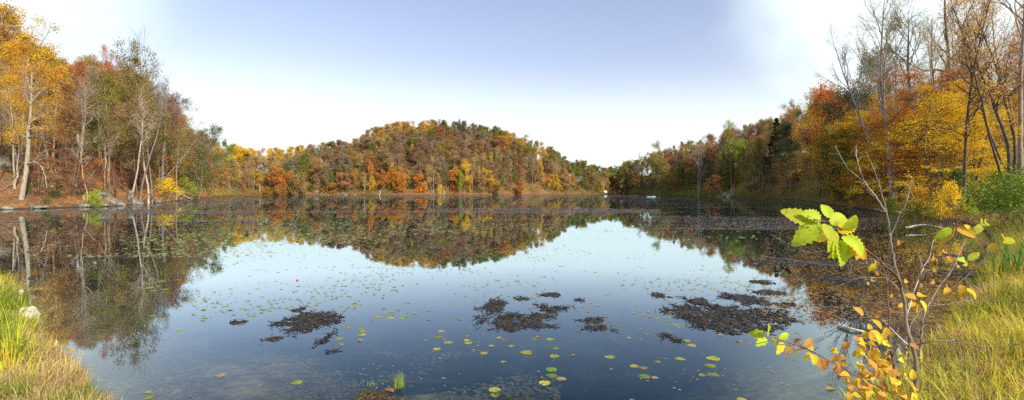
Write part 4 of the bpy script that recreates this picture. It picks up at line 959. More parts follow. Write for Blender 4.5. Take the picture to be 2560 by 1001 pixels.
flake_field('floating_leaves', 60, 9000, -20, 520, 14, 60, .50, .3, .03, LEAF, 'tan leaves drifting in the left reflection', 'leaves', color=(.40,.24,.12,.1), zmax=.02, bias=.4, ay=.5)
flake_field('floating_leaves', 58, 2600, 560, 2000, 4.6, 40, .50, .35, .013, LEAF, 'tan and pinkish leaf scraps on the open water', 'leaves', color=(.34,.24,.15,.0), zmax=.008, bias=.4, ay=.4)
flake_field('lily_pads', 55, 9000, 300, 1900, 16, 75, .54, .1, .075, LEAF, 'pale green lily pads too far off to count', 'lily pads', color=(.42,.44,.16,.3), zmax=.012, bias=.25, ay=.3)
flake_field('lily_pads', 56, 2000, 0, 700, 14, 45, .54, .2, .06, LEAF, 'distant lily pads in the left reflection', 'lily pads', color=(.46,.44,.18,.3), zmax=.012, bias=.2, ay=.4)
flake_field('lily_pads', 59, 7000, 480, 2000, 7, 26, .57, .6, .034, LEAF, 'scattered small lily pads in the middle distance', 'lily pads', color=(.28,.30,.05,.3), zmax=.012, bias=.4, ay=.5)

flake_field('submerged_weed', 61, 5000, 660, 1400, 4.3, 5.9, .50, .9, .022, LEAF, 'brown-green weed lying just under the water in the front shallows', 'water weed', color=(.42,.36,.14,.4), zoff=-.07, zmax=.05, bias=.3, ay=1.1)
flake_field('submerged_weed', 62, 3500, 230, 520, 4.3, 6.4, .47, .9, .022, LEAF, 'brown-green weed under the water beside the left bank', 'water weed', color=(.45,.33,.15,.3), zoff=-.06, zmax=.04, bias=.3, ay=1.1)
# single lily pads
def pad_mesh(seed):
    rg = np.random.default_rng(seed); n = 22; a = np.linspace(.16, 2*np.pi-.16, n)
    rim = 1+rg.normal(0, .03, n)+.05*np.sin(a*3+seed); V = [[0, 0, .004]]
    for k, f in enumerate((.5, 1.)):
        for i in range(n): V.append([math.cos(a[i])*rim[i]*f, math.sin(a[i])*rim[i]*f*.92, .004+.03*math.sin(a[i]*2+seed)*f*(k == 1)*rg.uniform(.2, 1)])
    T = [[0, 1+i, 2+i] for i in range(n-1)]; Q = [[1+i, 1+n+i, 2+n+i, 2+i] for i in range(n-1)]
    at_ = rg.random(len(T)+len(Q)); at_[len(T):] = at_[len(T):]*.5+.5*(np.sin(np.arange(len(Q))*.9+seed)*.5+.5)
    return mesh_np('pad', V, [T, Q], LEAF, {'tint': at_, 'leafv': rg.random(len(at_))})
PADS = [pad_mesh(k) for k in range(8)]
PC = [('yellow-green', (.30,.32,.05,.3)), ('green', (.15,.24,.04,.4)), ('yellow', (.42,.34,.06,.2)), ('tan', (.26,.20,.10,.1)), ('pinkish brown', (.28,.15,.10,0.))]
mpos = [(772,808,'left root mat'),(1310,785,'ring-shaped mat'),(1830,780,'largest root mat'),(1485,810,'small root clump'),(925,985,'silt mound'),(743,702,'red float'),(2060,840,'sapling leaves'),(430,740,'left tree reflection'),(160,880,'dry left bank'),(1050,900,'sunken weed bed')]
LILY = []
def stem_curve(root, L, seed):
    rg = np.random.default_rng(seed); a = rg.uniform(0, 6.28); p = [[0,0,-.006]]
    for k in range(4): a += rg.normal(0, .45); p.append([p[-1][0]+math.cos(a)*L/4, p[-1][1]+math.sin(a)*L/4, -.004-.012*(k+1)**1.4])
    limb('stem', p, .0045, .003, (.3,.28,.1), root, sides=4, mat=STEM, sm=3)
STEM = simple('lily_stem', [(.3,(.16,.16,.05)),(.7,(.34,.30,.12))], 8)
def lily(px, py, w, ci=None, stem=None):
    p = onw(px, py, 0); s = w*.5*p[1]/F; i = len(LILY)
    ci = ci if ci is not None else rnd.choice([0,0,0,1,2,2,3,4]); cn, cc = PC[ci]
    o = obj('lily_pad', PADS[i % 8], loc=(p[0], p[1], rnd.uniform(0, .0035)), color=tuple(np.array(cc[:3])*rnd.uniform(.8, 1.15))+(cc[3],), rot=(0, 0, rnd.uniform(0, 6.28)), scale=(s, s, s))
    o['category'] = 'lily pad'; o['group'] = 'lily pads on the open water'
    m = min(mpos, key=lambda q: ((q[0]-px)**2+((q[1]-py)*2)**2)); LILY.append((o, cn, m[2], w, px, py, m[0], m[1]))
    if stem: 
        o.scale = (1,1,1); o.data = o.data.copy()
        co = np.empty(len(o.data.vertices)*3, np.float32); o.data.vertices.foreach_get('co', co); o.data.vertices.foreach_set('co', co*s); o.data.update()
        r = bpy.data.objects.new('lily_pad', None); COL.objects.link(r); r.location = o.location
        for k in ('category', 'group'): r[k] = o[k]; del o[k]
        o.name = 'leaf_blade'; o.parent = r; o.location = (0,0,0); r.name = 'lily_pad'; stem_curve(r, stem, i); LILY[-1] = (r,)+LILY[-1][1:]
for t in [(743,957,27,0,.18),(552,938,26,3,.3),(1379,925,30,1,.15),(1380,940,28,1),(1362,958,30,2),(1402,948,26,3),(1236,975,31,0,.55),(1610,942,30,1,.0),(1637,945,18,3),(1783,897,34,0,.3),(1776,915,28,0),(1783,937,30,0,.35),(1757,938,20,0),(1847,855,16,2,.2),
          (1316,882,30,0,.3),(1386,891,26,0,.2),(1390,872,16,1),(1524,893,26,0),(1586,916,22,2),(1608,920,24,3),(1700,898,24,0),(1645,905,16,0),(1716,852,22,0),(1730,864,22,0),(1690,812,18,0,.25),(870,820,18,0),(900,822,18,0),(906,829,18,0),(905,838,20,0),
          (850,848,20,0),(944,794,18,2),(975,796,18,2),(979,783,14,1),(1005,797,18,0,.2),(1013,792,12,1),(795,758,18,0),(889,762,16,0),(628,791,18,0),(747,716,10,0),(1120,857,24,0),(1092,873,20,2,.4),(1167,851,16,2),(1210,883,20,0,.3),(1228,865,14,2),(1248,845,14,0),(1278,865,18,0),
          (1375,849,20,0),(1337,848,16,1),(1855,1000,24,2),(1970,870,16,1),(1975,898,20,3),(1580,1000,12,3),(375,995,20,0),(372,981,14,2),(1258,905,14,3),(1065,850,14,3),(375,720,18,0),(385,727,14,0),(395,716,12,0),(412,724,18,0),(362,722,12,0),(380,790,16,0),(405,799,20,0),(448,827,14,2),(402,704,20,0),(445,700,14,3)]:
    lily(*t)
rl = random.Random(8)
while len(LILY) < 290:
    py = 665+335*rl.random()**1.5; px = rl.uniform(470 if py < 760 else 560, 2010)
    wx = (px-1280)/F*(CH*F/(py-HZ)); wy = CH*F/(py-HZ)
    if float(fbm(wx*1.1+3, wy*1.1)) < .55+rl.uniform(-.05, .05)+(.05 if py > 860 else 0): continue
    if py > 900 and (px > 1950 or rl.random() < .6): continue
    if any(abs(q[4]-px) < (q[3]+4)*.5 and abs(q[5]-py) < 4 for q in LILY): continue
    r = rl.uniform(.014, .036)*(1+.5*(rl.random() < .2)); lily(px, py, 2*r*F/wy, stem=rl.uniform(.1, .35) if py > 800 and rl.random() < .12 else None)

# ------------------------------------------------------------------ grass on the two near banks
def blades(name, seed, pts, h, w, bend, color, label, k=4, cat='grass', kind='stuff', base=None, droop=.35, ang=None):
    rg = np.random.default_rng(seed); n = len(pts)
    a = rg.uniform(0, 6.28, n) if ang is None else ang
    d = np.stack([np.cos(a), np.sin(a), 0*a], 1); b_ = a+rg.normal(0, .6, n); sd = np.stack([-np.sin(b_), np.cos(b_), 0*a], 1)
    tilt = np.abs(rg.normal(0, bend, n))+.05; H = h*rg.uniform(.5, 1.15, n)
    P = [pts]; th = tilt*.3
    for i in range(k-1):
        P.append(P[-1]+(d*np.sin(th)[:, None]+np.array([0,0,1])*np.cos(th)[:, None])*(H/(k-1))[:, None]); th = th+tilt*(.5+droop*i)
    P = np.stack(P, 1); wd = w*rg.uniform(.6, 1.3, n)[:, None]*np.array([1., .85, .55, .08] if k == 4 else np.linspace(1, .08, k))[None]
    V = np.stack([P-sd[:, None]*wd[..., None], P+sd[:, None]*wd[..., None]], 2).reshape(n, 2*k, 3)
    i0 = np.arange(n)[:, None]*2*k; j = np.arange(k-1)[None]*2
    Q = np.stack([i0+j, i0+j+1, i0+j+3, i0+j+2], -1).reshape(-1, 4)
    tn = np.repeat(np.clip(fbm(pts[:, 0]*1.7, pts[:, 1]*1.7)*1.6-.35+rg.normal(0, .15, n), 0, 1), k-1)
    if base is not None: V = V-np.asarray(base)
    o = obj(name, mesh_np(name, V.reshape(-1, 3), Q, LEAF, {'tint': tn, 'leafv': np.repeat(rg.random(n), k-1)}), color=color, loc=base if base is not None else (0,0,0))
    if kind: tag(o, label, cat, kind=kind)
    return o
def bankpts(seed, n, u0, u1, y0, y1, smin=.05, smax=9, nc=0, cs=.13):
    """points on the bank; with nc, gathered in nc tussocks. Last column: bearing away from the tussock's middle"""
    rg = np.random.default_rng(seed)
    if nc:
        cx, cy, _ = scatter_polar(rg, nc, u0, u1, y0, y1, smin, smax)
        i = rg.integers(0, len(cx), n); off = rg.normal(0, 1, (n, 2))*cs*(.4+.6*rg.random(len(cx)))[i][:, None]*(.6+.07*cy[i])[:, None]
        x = cx[i]+off[:, 0]; y = cy[i]+off[:, 1]; a = np.arctan2(off[:, 1], off[:, 0])+rg.normal(0, .7, n)
        hs = (.45+.8*rg.random(len(cx)))[i]
        k = sdist(x, y) > smin-.1; x, y, a, hs = x[k], y[k], a[k], hs[k]
    else:
        x, y, sd = scatter_polar(rg, n, u0, u1, y0, y1, smin, smax); a = rg.uniform(0, 6.28, len(x)); hs = np.full(len(x), 1.)
    return np.stack([x, y, ground(x, y)-.01, a, hs], 1)
GG = (.14,.19,.015,.6); GY = (.55,.42,.04,.2); ST = (.47,.34,.15,.05); ST2 = (.26,.15,.06,.1); LG_ = (.50,.52,.03,.1)
def rblades(nm, sd, p, h, *a, **k): return blades(nm, sd, p[:, :3], h*p[:, 4], *a, ang=p[:, 3], **k)
p = bankpts(61, 9000, 2130, 2750, 2.4, 20, nc=300); rblades('green_grass', 1, p, np.clip(.26+.016*p[:,1], 0, .5), .0055, .7, GG, 'long green grass on the near right bank')
p = bankpts(62, 15000, 2130, 2750, 2.4, 18, nc=300); rblades('yellow_grass', 2, p, np.clip(.24+.016*p[:,1], 0, .5), .006, .9, GY, 'yellowing grass on the near right bank')
p = bankpts(71, 5000, 2130, 2750, 2.4, 12, nc=240, cs=.08); rblades('green_grass', 11, p, .38, .0075, .8, LG_, 'bright fresh grass blades on the near right bank', k=5, droop=.3)
p = bankpts(63, 26000, 2130, 2750, 2.4, 14); rblades('dry_grass', 3, p, .17, .0034, 1.5, ST, 'dry straw matted over the near right bank', droop=.6)
p = bankpts(72, 30000, 2130, 2750, 2.4, 12, nc=230, cs=.17); rblades('dry_grass', 12, p, .32, .0036, 1.4, ST, 'tangled heaps of straw on the near right bank', droop=.5)
p = bankpts(64, 9000, 2130, 2750, 2.4, 14); rblades('dry_grass', 4, p, .22, .0024, 1.2, ST2, 'brown dead stalks on the near right bank')
p = bankpts(65, 3600, -150, 45, 4.6, 11.5, nc=90); rblades('green_grass', 5, p, .42, .0052, .6, GG, 'tall green grass at the left edge')
p = bankpts(73, 1500, -150, 60, 4.2, 9.5, nc=60, cs=.08); rblades('green_grass', 13, p, .5, .006, .6, LG_, 'bright long blades at the left edge', k=5, droop=.3)
p = bankpts(75, 2400, -150, 290, 3.6, 9, nc=60, cs=.1); rblades('green_grass', 15, p, .26, .005, .9, GG, 'green blades growing through the left straw')
p = bankpts(66, 2500, -150, 70, 4.2, 11.5, nc=80); rblades('yellow_grass', 6, p, .32, .005, .9, GY, 'yellow-green grass at the left edge')
p = bankpts(67, 22000, -150, 300, 3.6, 9.5, smin=.02); rblades('dry_grass', 7, p, .15, .0034, 1.6, ST, 'straw-coloured dead grass on the near left bank', droop=.6)
p = bankpts(74, 16000, -150, 290, 3.6, 9., smin=.1, nc=120, cs=.16); rblades('dry_grass', 14, p, .26, .0036, 1.4, ST, 'heaps of straw on the near left bank', droop=.5)
p = bankpts(68, 9000, -150, 300, 3.6, 9.5, smin=.02); rblades('dry_grass', 8, p, .18, .0026, 1.2, ST2, 'brown dead grass on the near left bank')
p = bankpts(69, 14000, 2250, 2700, 10, 26, nc=500, cs=.2); rblades('green_grass', 9, p, .4, .006, .6, (.26,.23,.04,.4), 'rough grass farther along the right bank')
p = bankpts(70, 260, 2130, 2700, 2.3, 4.5); rblades('green_grass', 10, p, .62, .008, 1.0, LG_, 'long arching blades in the front right corner', k=7, droop=.25)
# single tufts
def tuft(px, py, n, h, w, label, spread=.05, color=(.25,.34,.03,.3), bend=.35):
    c = onw(px, py, .0); rg = np.random.default_rng(int(px)); q = rg.normal(0, spread, (n, 3)); q[:, 2] = -.02
    o = blades('grass_tuft', int(px), c+q, h, w, bend, color, None, base=tuple(c), kind=None); tag(o, label, 'grass tuft')
tuft(997, 968, 70, .17, .0028, 'upright green grass tuft beside the brown silt mound', .03)
tuft(925, 966, 14, .09, .0025, 'tiny green tuft on top of the silt mound', .015)
c = np.array([9.9, 9.0, gz(9.9, 9.0)]); rg = np.random.default_rng(4); q = c+rg.normal(0, .14, (60, 3))*[1,1,0]
tag(blades('reed_clump', 44, q, 1.0, .011, .3, (.10,.20,.03,.3), None, base=tuple(c), kind=None), 'dark green reed clump standing up on the right bank', 'reeds')

# ------------------------------------------------------------------ broad leaves and the sapling
def bigleaf(rg, L, W_, base, dirn, up, lobes=4, curl=.3, fold=.25):
    """one broad toothed leaf: 15 stations x 3 across (per half 2)"""
    n = 15; t = np.linspace(0, 1, n)
    w = np.sin(np.pi*np.clip(t*.94+.03, 0, 1)**.8)**.75*(.88+.12*np.cos(t*lobes*2*np.pi+2.2))*(1+.06*np.where(np.arange(n) % 2, 1, -1))*W_*.5
    w[0] = W_*.02; w[-1] = W_*.02
    x = norm(np.asarray(dirn, float)[None])[0]; z = np.asarray(up, float); z = norm((z-x*(z@x))[None])[0]; y = np.cross(z, x)
    ang = curl*t*t+rg.normal(0, .05); px_ = np.cumsum(np.concatenate([[0], np.cos(ang[1:])]))*L/(n-1); pz = -np.cumsum(np.concatenate([[0], np.sin(ang[1:]*1.4)]))*L/(n-1)
    rows = []; uv = []
    for s in (-1, -.5, 0, .5, 1):
        wob = rg.normal(0, .012, n)*L*abs(s)
        rows.append(base+x*px_[:, None]+y*(w*s)[:, None]+z*(pz+fold*abs(s)*w+wob)[:, None]); uv.append(np.stack([t, np.full(n, s*1.)], 1))
    V = np.concatenate(rows); U = np.concatenate(uv)
    i = np.arange(4)[:, None]*n+np.arange(n-1)[None]; Q = np.stack([i, i+1, i+n+1, i+n], -1).reshape(-1, 4)
    return V, Q, U
class Leaves:
    def __init__(s): s.V = []; s.Q = []; s.U = []; s.t = []; s.l = []; s.n = 0
    def add(s, V, Q, U, t, l): s.V.append(V); s.Q.append(Q+s.n); s.U.append(U); s.n += len(V); s.t.append(np.full(len(Q), t)); s.l.append(np.full(len(Q), l))
    def build(s, name, parent, color, off):
        me = mesh_np(name, np.concatenate(s.V)-off, np.concatenate(s.Q), BIGLEAF, {'tint': np.concatenate(s.t), 'leafv': np.concatenate(s.l)}, True, np.concatenate(s.U))
        return obj(name, me, parent, color=color)
def sapling():
    Y0 = 3.62; root = bpy.data.objects.new('sapling', None); COL.objects.link(root)
    b = at(2292, 962, Y0); b[2] = min(b[2], gz(b[0], b[1]))-.03; root.location = tuple(b); tag(root, 'slender grey sapling with a few yellow and green leaves in front of the water', 'sapling')
    rg = np.random.default_rng(9); GR = (.22,.18,.14); RB = (.13,.07,.045); LG = (.34,.31,.28)
    def br(nm, pts, r0, r1, col=GR, sides=6, twn=0, twl=.2):
        P_ = np.array([at(px, py, Y0+dy) for px, py, dy in pts])-b
        r0 = r0*.8; out, rad, V, Q = limb(None, P_, r0, r1, None, sides=sides, sm=5, wob=.0025, seed=int(pts[-1][0])); B = Bag(); B.add(V, Q); tips = []; twn = int(twn*1.8)
        if twn:
            dd = norm(np.gradient(out[None], axis=1)); s1, d1, L1, q1 = spawn(rg, out[None], dd, rad[None], np.array([1.]), twn, .2, .5, 1.1, twl)
            p1, e1 = curves(rg, s1, d1, L1, 5, .17, .05); ra = np.minimum(q1, .0034)[:, None]*np.linspace(1, .4, 6)[None]; B.add(*tubes(p1, ra, 4))
            s2, d2, L2, q2 = spawn(rg, p1, e1, ra, L1, 2, .3, .4, .9, .45); p2, _ = curves(rg, s2, d2, L2, 3, .2, .05); B.add(*tubes(p2, np.minimum(q2, .002)[:, None]*np.linspace(1, .5, 4)[None], 3))
            tips = p1[:, -1]
        obj(nm, B.mesh(nm, BARK, True), root, color=col); return tips
    br('trunk', [(2290,975,0),(2289,930,0),(2290,905,0),(2279,862,0),(2268,825,0),(2262,770,0),(2252,715,0),(2238,665,.02),(2230,620,.05),(2224,579,.08),(2216,532,.1),(2206,490,.12),(2187,431,.16),(2165,380,.2)], .023, .0018, GR, 9, 6, .14)
    for pts, r0, r1, col, tw, tl in [
        ([(2216,532,.1),(2195,500,.12),(2165,459,.2),(2142,400,.25),(2141,363,.3)], .006, .002, LG, 3, .12),
        ([(2165,459,.2),(2120,420,.3),(2088,366,.4)], .004, .0015, LG, 2, .1),
        ([(2226,590,.08),(2248,540,.0),(2266,505,-.1),(2280,447,-.15)], .006, .002, LG, 4, .12),
        ([(2252,718,0),(2240,690,-.1),(2185,641,-.35),(2136,605,-.6),(2089,563,-.8),(2032,548,-.95)], .011, .003, RB, 3, .12),
        ([(2240,680,0),(2200,664,.2),(2151,660,.4),(2089,665,.6),(1990,652,.9),(1900,640,1.1)], .009, .002, GR, 8, .22),
        ([(2236,672,.0),(2200,655,.3),(2167,647,.5),(2084,628,.8),(2016,631,1.),(1960,605,1.2),(1928,587,1.3)], .008, .002, GR, 7, .22),
        ([(2299,890,0),(2305,840,.1),(2308,792,.2),(2340,730,.4),(2380,673,.6),(2412,600,.8),(2425,570,.9)], .010, .003, GR, 5, .22),
        ([(2297,900,0),(2300,860,.3),(2320,770,.4),(2334,751,.5),(2401,704,.7),(2479,631,.9),(2505,605,1.)], .009, .003, RB, 5, .22),
        ([(2250,985,-.2),(2245,950,-.2),(2230,896,-.2),(2223,840,-.15),(2222,792,-.1),(2216,704,.0),(2198,640,.1),(2190,600,.15)], .012, .003, RB, 4, .16),
        ([(2262,1000,-.4),(2193,965,-.5),(2141,938,-.6),(2058,894,-.7),(2000,865,-.8),(1940,848,-.85),(1905,840,-.9)], .009, .0025, RB, 3, .12),
        ([(2276,868,0),(2310,858,-.1),(2380,852,-.2),(2474,868,-.3),(2580,855,-.4)], .007, .003, (.26,.2,.16), 5, .15),
        ([(2268,862,0),(2240,835,-.05),(2222,816,-.08),(2205,800,-.1)], .006, .002, (.6,.57,.55), 2, .1),
        ([(2258,755,0),(2225,748,.2),(2193,748,.4),(2151,771,.6),(2100,815,.8),(2060,835,.9)], .007, .002, GR, 6, .2),
        ([(2262,800,0),(2280,745,.2),(2300,690,.3),(2320,650,.4),(2335,600,.5)], .007, .002, (.4,.38,.35), 5, .15),
        ([(2280,870,0),(2275,820,.4),(2310,770,.6),(2370,760,.8),(2430,750,1.)], .006, .002, GR, 8, .2),
        ([(2258,740,0),(2220,700,.2),(2150,695,.3),(2090,720,.4)], .006, .002, (.3,.25,.2), 6, .2),
        ([(2290,930,0),(2330,880,.3),(2390,840,.6),(2420,790,.9)], .006, .002, RB, 6, .2)]:
        br('branch', pts, r0, r1, col, 5, tw, tl)
    def put(Lv, px, py, dy, wpx, dpx, dpy, asp=.62, hue=None, lobes=7, curl=.35, upv=None, hang=0.):
        wpx = wpx*(.78 if lobes == 0 else 1.0)
        p = at(px, py, Y0+dy); q = at(px+dpx, py+dpy, Y0+dy+rg.normal(0, .05)); L = wpx*(1.02 if lobes else 1.2)*(Y0+dy)/F
        up = np.array([rg.normal(0, .45), -.75+rg.normal(0, .25), .75]) if upv is None else np.array(upv)
        Lv.add(*bigleaf(rg, L, L*asp, p, q-p, up, lobes, curl+.15+rg.normal(0, .25), rg.uniform(.1, .4)), rg.random() if hue is None else hue, rg.random())
    Gn = Leaves(); Yl = Leaves(); Or = Leaves()
    # large green spray at the upper left
    for px, py, w, dx, dy_, h in [(2035,560,78,-60,-28,.9),(2045,552,84,-40,45,1.),(2052,548,52,-30,-18,.8),(2070,545,50,-6,-34,.8),(2078,562,55,40,-35,.5),(2062,560,46,14,30,.9),(2040,548,40,-45,-10,.9)]:
        put(Gn, px, py, -.9, w, dx, dy_, .66, h, upv=(rg.normal(0,.2), -1, .45))
    for px, py, w, dx, dy_, h in [(2110,580,50,22,-28,.35),(2124,604,52,30,30,.25),(2092,612,56,-12,38,.2),(2085,575,60,-10,40,.4),(2095,580,58,35,-20,.2),(2105,590,62,28,20,.35),(2098,600,66,10,48,.3),(2112,600,60,20,38,.3),(2080,570,52,-28,26,.1),(2120,612,40,28,12,.2),(2090,598,50,-4,34,.5)]:
        put(Yl if h < .3 else Gn, px, py, -.75, w, dx, dy_, .68, h*.8, upv=(rg.normal(0,.3), -1, .3))
    put(Yl, 2148, 632, -.5, 22, -8, 26); put(Yl, 2190, 660, -.3, 24, -14, 14); put(Yl, 2190, 656, -.3, 24, 16, -10)
    # right hand sprays
    for px, py, w, dx, dy_, G in [(2378,572,34,-24,16,1),(2386,570,44,-8,34,0),(2392,572,38,26,10,0),(2434,566,34,4,28,1),(2422,576,22,-2,-16,0),(2456,562,36,20,-20,1),(2452,562,30,-6,12,1),(2462,558,34,22,-4,1),(2495,612,28,-20,10,0),(2504,606,34,22,-4,1),(2506,604,24,4,-20,0),
                                  (2412,652,26,-22,-8,1),(2420,650,28,20,-12,1),(2418,656,20,0,14,0)]:
        put(Gn if G else Yl, px, py, .85, w*1.1, dx, dy_, .6, .6, upv=(rg.normal(0,.3), -1, .4))
    for px, py, w, dx, dy_, c in [(2404,712,34,4,22,1),(2414,722,30,18,10,1),(2416,728,28,20,12,1),(2366,715,26,14,8,1),(2372,722,26,-12,14,1),(2290,744,34,-24,-10,1),(2296,742,34,22,-14,1),(2300,752,32,14,18,1),(2286,756,28,-16,12,1),(2296,760,26,0,20,1),(2258,762,22,-14,6,1),
                                  (2334,640,24,-6,18,0),(2338,648,24,16,10,0),(2336,672,20,2,14,0),(2332,700,24,10,14,0),(2345,640,22,8,-20,0),(2360,632,24,12,-14,0),(2370,640,22,14,16,0),(2398,625,24,12,16,0),(2390,660,22,20,12,0),(2265,700,18,-4,18,1),(2230,735,18,-2,16,1),(2168,705,14,6,10,1),(2246,600,20,-2,24,0),(2300,722,18,8,-16,0),
                                  (2228,775,22,-14,12,0),(2200,780,24,-10,16,0),(2228,830,26,-6,18,1),(2302,880,26,-2,22,1),(2180,705,20,12,-14,0),(2196,690,18,-8,-18,0)]:
        put(Yl if c else Or, px, py, .2, w*.95, dx, dy_, .72, .1, lobes=0, curl=.5)
    # low yellow mass left of the trunk, and hanging brown leaves
    for k in range(85):
        px = rg.normal(2195, 42); py = rg.normal(892, 44); 
        if py > 990: continue
        put(Yl if rg.random() < .62 else Or, px, py, -.25+rg.normal(0, .18), rg.uniform(22, 36), rg.normal(0, 20), rg.normal(6, 18), .72, rg.random()*.35, lobes=0, curl=.5)
    for k in range(22):
        px = rg.uniform(2090, 2230); put(Or, px, 900+rg.uniform(-10, 70), -.5, rg.uniform(20, 34), rg.normal(0, 10), 22, .5, .2, lobes=0, curl=.9)
    # the long low spray reaching over the water
    for px, py, w, dx, dy_, c in [(1912,840,42,-24,-8,2),(1918,836,38,8,-22,2),(1915,846,36,-26,20,2),(1940,848,34,-4,28,2),(1950,852,30,18,-18,2),(1958,856,34,-12,28,1),(1975,862,28,-8,26,0),(1990,866,34,-6,30,1),(1996,864,32,12,22,0),(2012,868,32,22,-24,0),(2020,880,34,-6,28,1),(2030,886,34,14,24,1),
                                  (2045,895,32,10,28,0),(2062,898,34,8,30,0),(2078,900,30,26,-10,0),(2090,908,28,20,12,0),(2104,900,30,16,-20,0),(1930,843,28,14,18,2),(1985,860,24,16,-20,0),(2034,876,26,-18,-16,1)]:
        put(Gn if c == 2 else Yl if c == 1 else Or, px, py, -.8, w, dx, dy_, .62, .3 if c < 2 else .7, lobes=3, curl=.45)
    for k in range(26):
        px = rg.uniform(2120, 2290); put(Yl if rg.random() < .6 else Or, px, rg.uniform(935, 1005), -.75, rg.uniform(24, 40), rg.normal(0, 20), rg.normal(8, 16), .72, .1, lobes=0, curl=.5)
    Gn.build('green_leaves', root, (.46,.54,.02,.3), b); Yl.build('yellow_leaves', root, (.72,.50,.02,.3), b); Or.build('brown_leaves', root, (.50,.23,.045,.05), b)
sapling()
# single fallen leaves on the near bank
for px, py, Y, c, lb in [(2530,775,3.6,'orange','orange leaf lying in the grass at the right edge'),(2545,855,3.3,'orange','curled orange leaf low at the right edge'),(2440,880,3.3,'golden','golden leaf caught in the front right grass'),(2485,800,3.9,'rust','brown leaf on the straw of the right bank'),
                     (185,972,4.3,'rust','brown leaf at the edge of the dry left bank'),(68,862,5.9,'orange','orange leaf in the left bank grass'),(165,885,5.6,'tan','pale leaf by the upright stone')]:
    p = at(px, py, Y); p[2] = max(gz(p[0], p[1])+.1, .02); Lv = Leaves(); Lv.add(*bigleaf(RG, .09, .06, p, (1, .3, .1), (0, -.5, .8), 3, .5), .1, RG.random()); o = Lv.build('fallen_leaf', None, (*C[c], .1), p); o.location = tuple(p); tag(o, lb, 'leaf', 'fallen leaves')
for px, py, w, c, lb in [(108,790,16,'orange','orange leaf floating beside the dark reflection on the left'),(112,773,22,'tan','cream leaf floating left in the dark reflection'),(120,833,22,'rust','rusty leaf floating near the white rock'),(262,996,20,'red-orange','red leaf floating at the bottom left'),(2065,972,30,'tan','pale oak leaf on the water under the sapling'),
                     (1092,843,14,'tan','cream curled leaf floating in the centre foreground'),(965,971,34,'rust','long brown leaf sunk beside the silt mound'),(850,860,12,'tan','pale scrap by the trailing debris'),(895,848,18,'tan','tan leaf floating right of the left root mat'),(1338,842,14,'orange','orange leaf just below the ring mat'),
                     (1470,757,12,'orange','orange leaf beside the tiny root clump'),(1335,743,12,'bright orange','bright orange leaf on the ring mat'),(1868,758,10,'bright orange','bright orange leaf lying on the largest mat'),(1795,838,14,'orange','orange leaf below the largest mat'),(1428,888,12,'red-orange','red leaf in the centre right foreground')]:
    p = onw(px, py, .012); L = w*p[1]/F; Lv = Leaves(); Lv.add(*bigleaf(RG, L, L*.6, p, (1, RG.normal(0,.5), .02), (0, 0, 1), 4, .15, .1), .1, RG.random()); o = Lv.build('floating_leaf', None, (*C[c], .05), p); o.location = tuple(p); tag(o, lb, 'leaf', 'autumn leaves on the water')

# ------------------------------------------------------------------ labels for the woods and the pads
KW = {'oak_tree':'round tree','maple_tree':'tree','poplar_tree':'slim tree','birch_tree':'pale-stemmed tree','ash_tree':'sparse tree','young_maple_tree':'bushy tree','beech_tree':'spreading tree','bare_tree':'bare tree','pine_tree':'pine'}
def unique(items):
    """items: (object, text, x). Equal texts get their place in the picture; too many of one text keep it in common"""
    by = {}
    for o, t, x in items: by.setdefault(t, []).append((x, o))
    for t, l in by.items():
        l.sort(key=lambda q: q[0]); n = len(l)
        words_ = [''] if n == 1 else ['left one of two: ', 'right one of two: '] if n == 2 else ['leftmost of three: ', 'middle of three: ', 'rightmost of three: '] if n == 3 else \
            ['leftmost of four: ', 'second of four: ', 'third of four: ', 'rightmost of four: '] if n == 4 else None
        for k, (x, o) in enumerate(l): t2 = (words_[k] if words_ else '')+t; o['label'] = t2 if len(t2.replace('-', ' ').split()) <= 16 else t2.replace(' the ', ' ').replace('one of two', 'of two').replace('lily pad floating', 'pad')
items = []
for o, col, auto in TREES:
    if auto is None: continue
    o['category'] = 'tree'; u, band = auto; lm = min(LMK, key=lambda q: abs(q[0]-u)); kd = KW[o.name.split('.')[0]]
    items.append((o, f"{'' if kd == 'bare tree' else col+' '}{kd} {band} {'behind' if band != 'at the water' else 'beside'} the {lm[1]}", u))
unique(items)
items = []
for o, cn, near, w, px, py, mx, my in LILY:
    sz = 'large' if w > 24 else 'small' if w < 15 else 'mid-sized'
    sd_ = ('left of' if px < mx-60 else 'right of' if px > mx+60 else 'behind' if py < my else 'in front of')
    dd = abs(px-mx)+abs(py-my)*2; items.append((o, f"{sz} {cn} lily pad floating {'near and ' if dd < 110 else 'well ' if dd > 260 and 'of' in sd_ else ''}{sd_} the {near}", px))
unique(items)

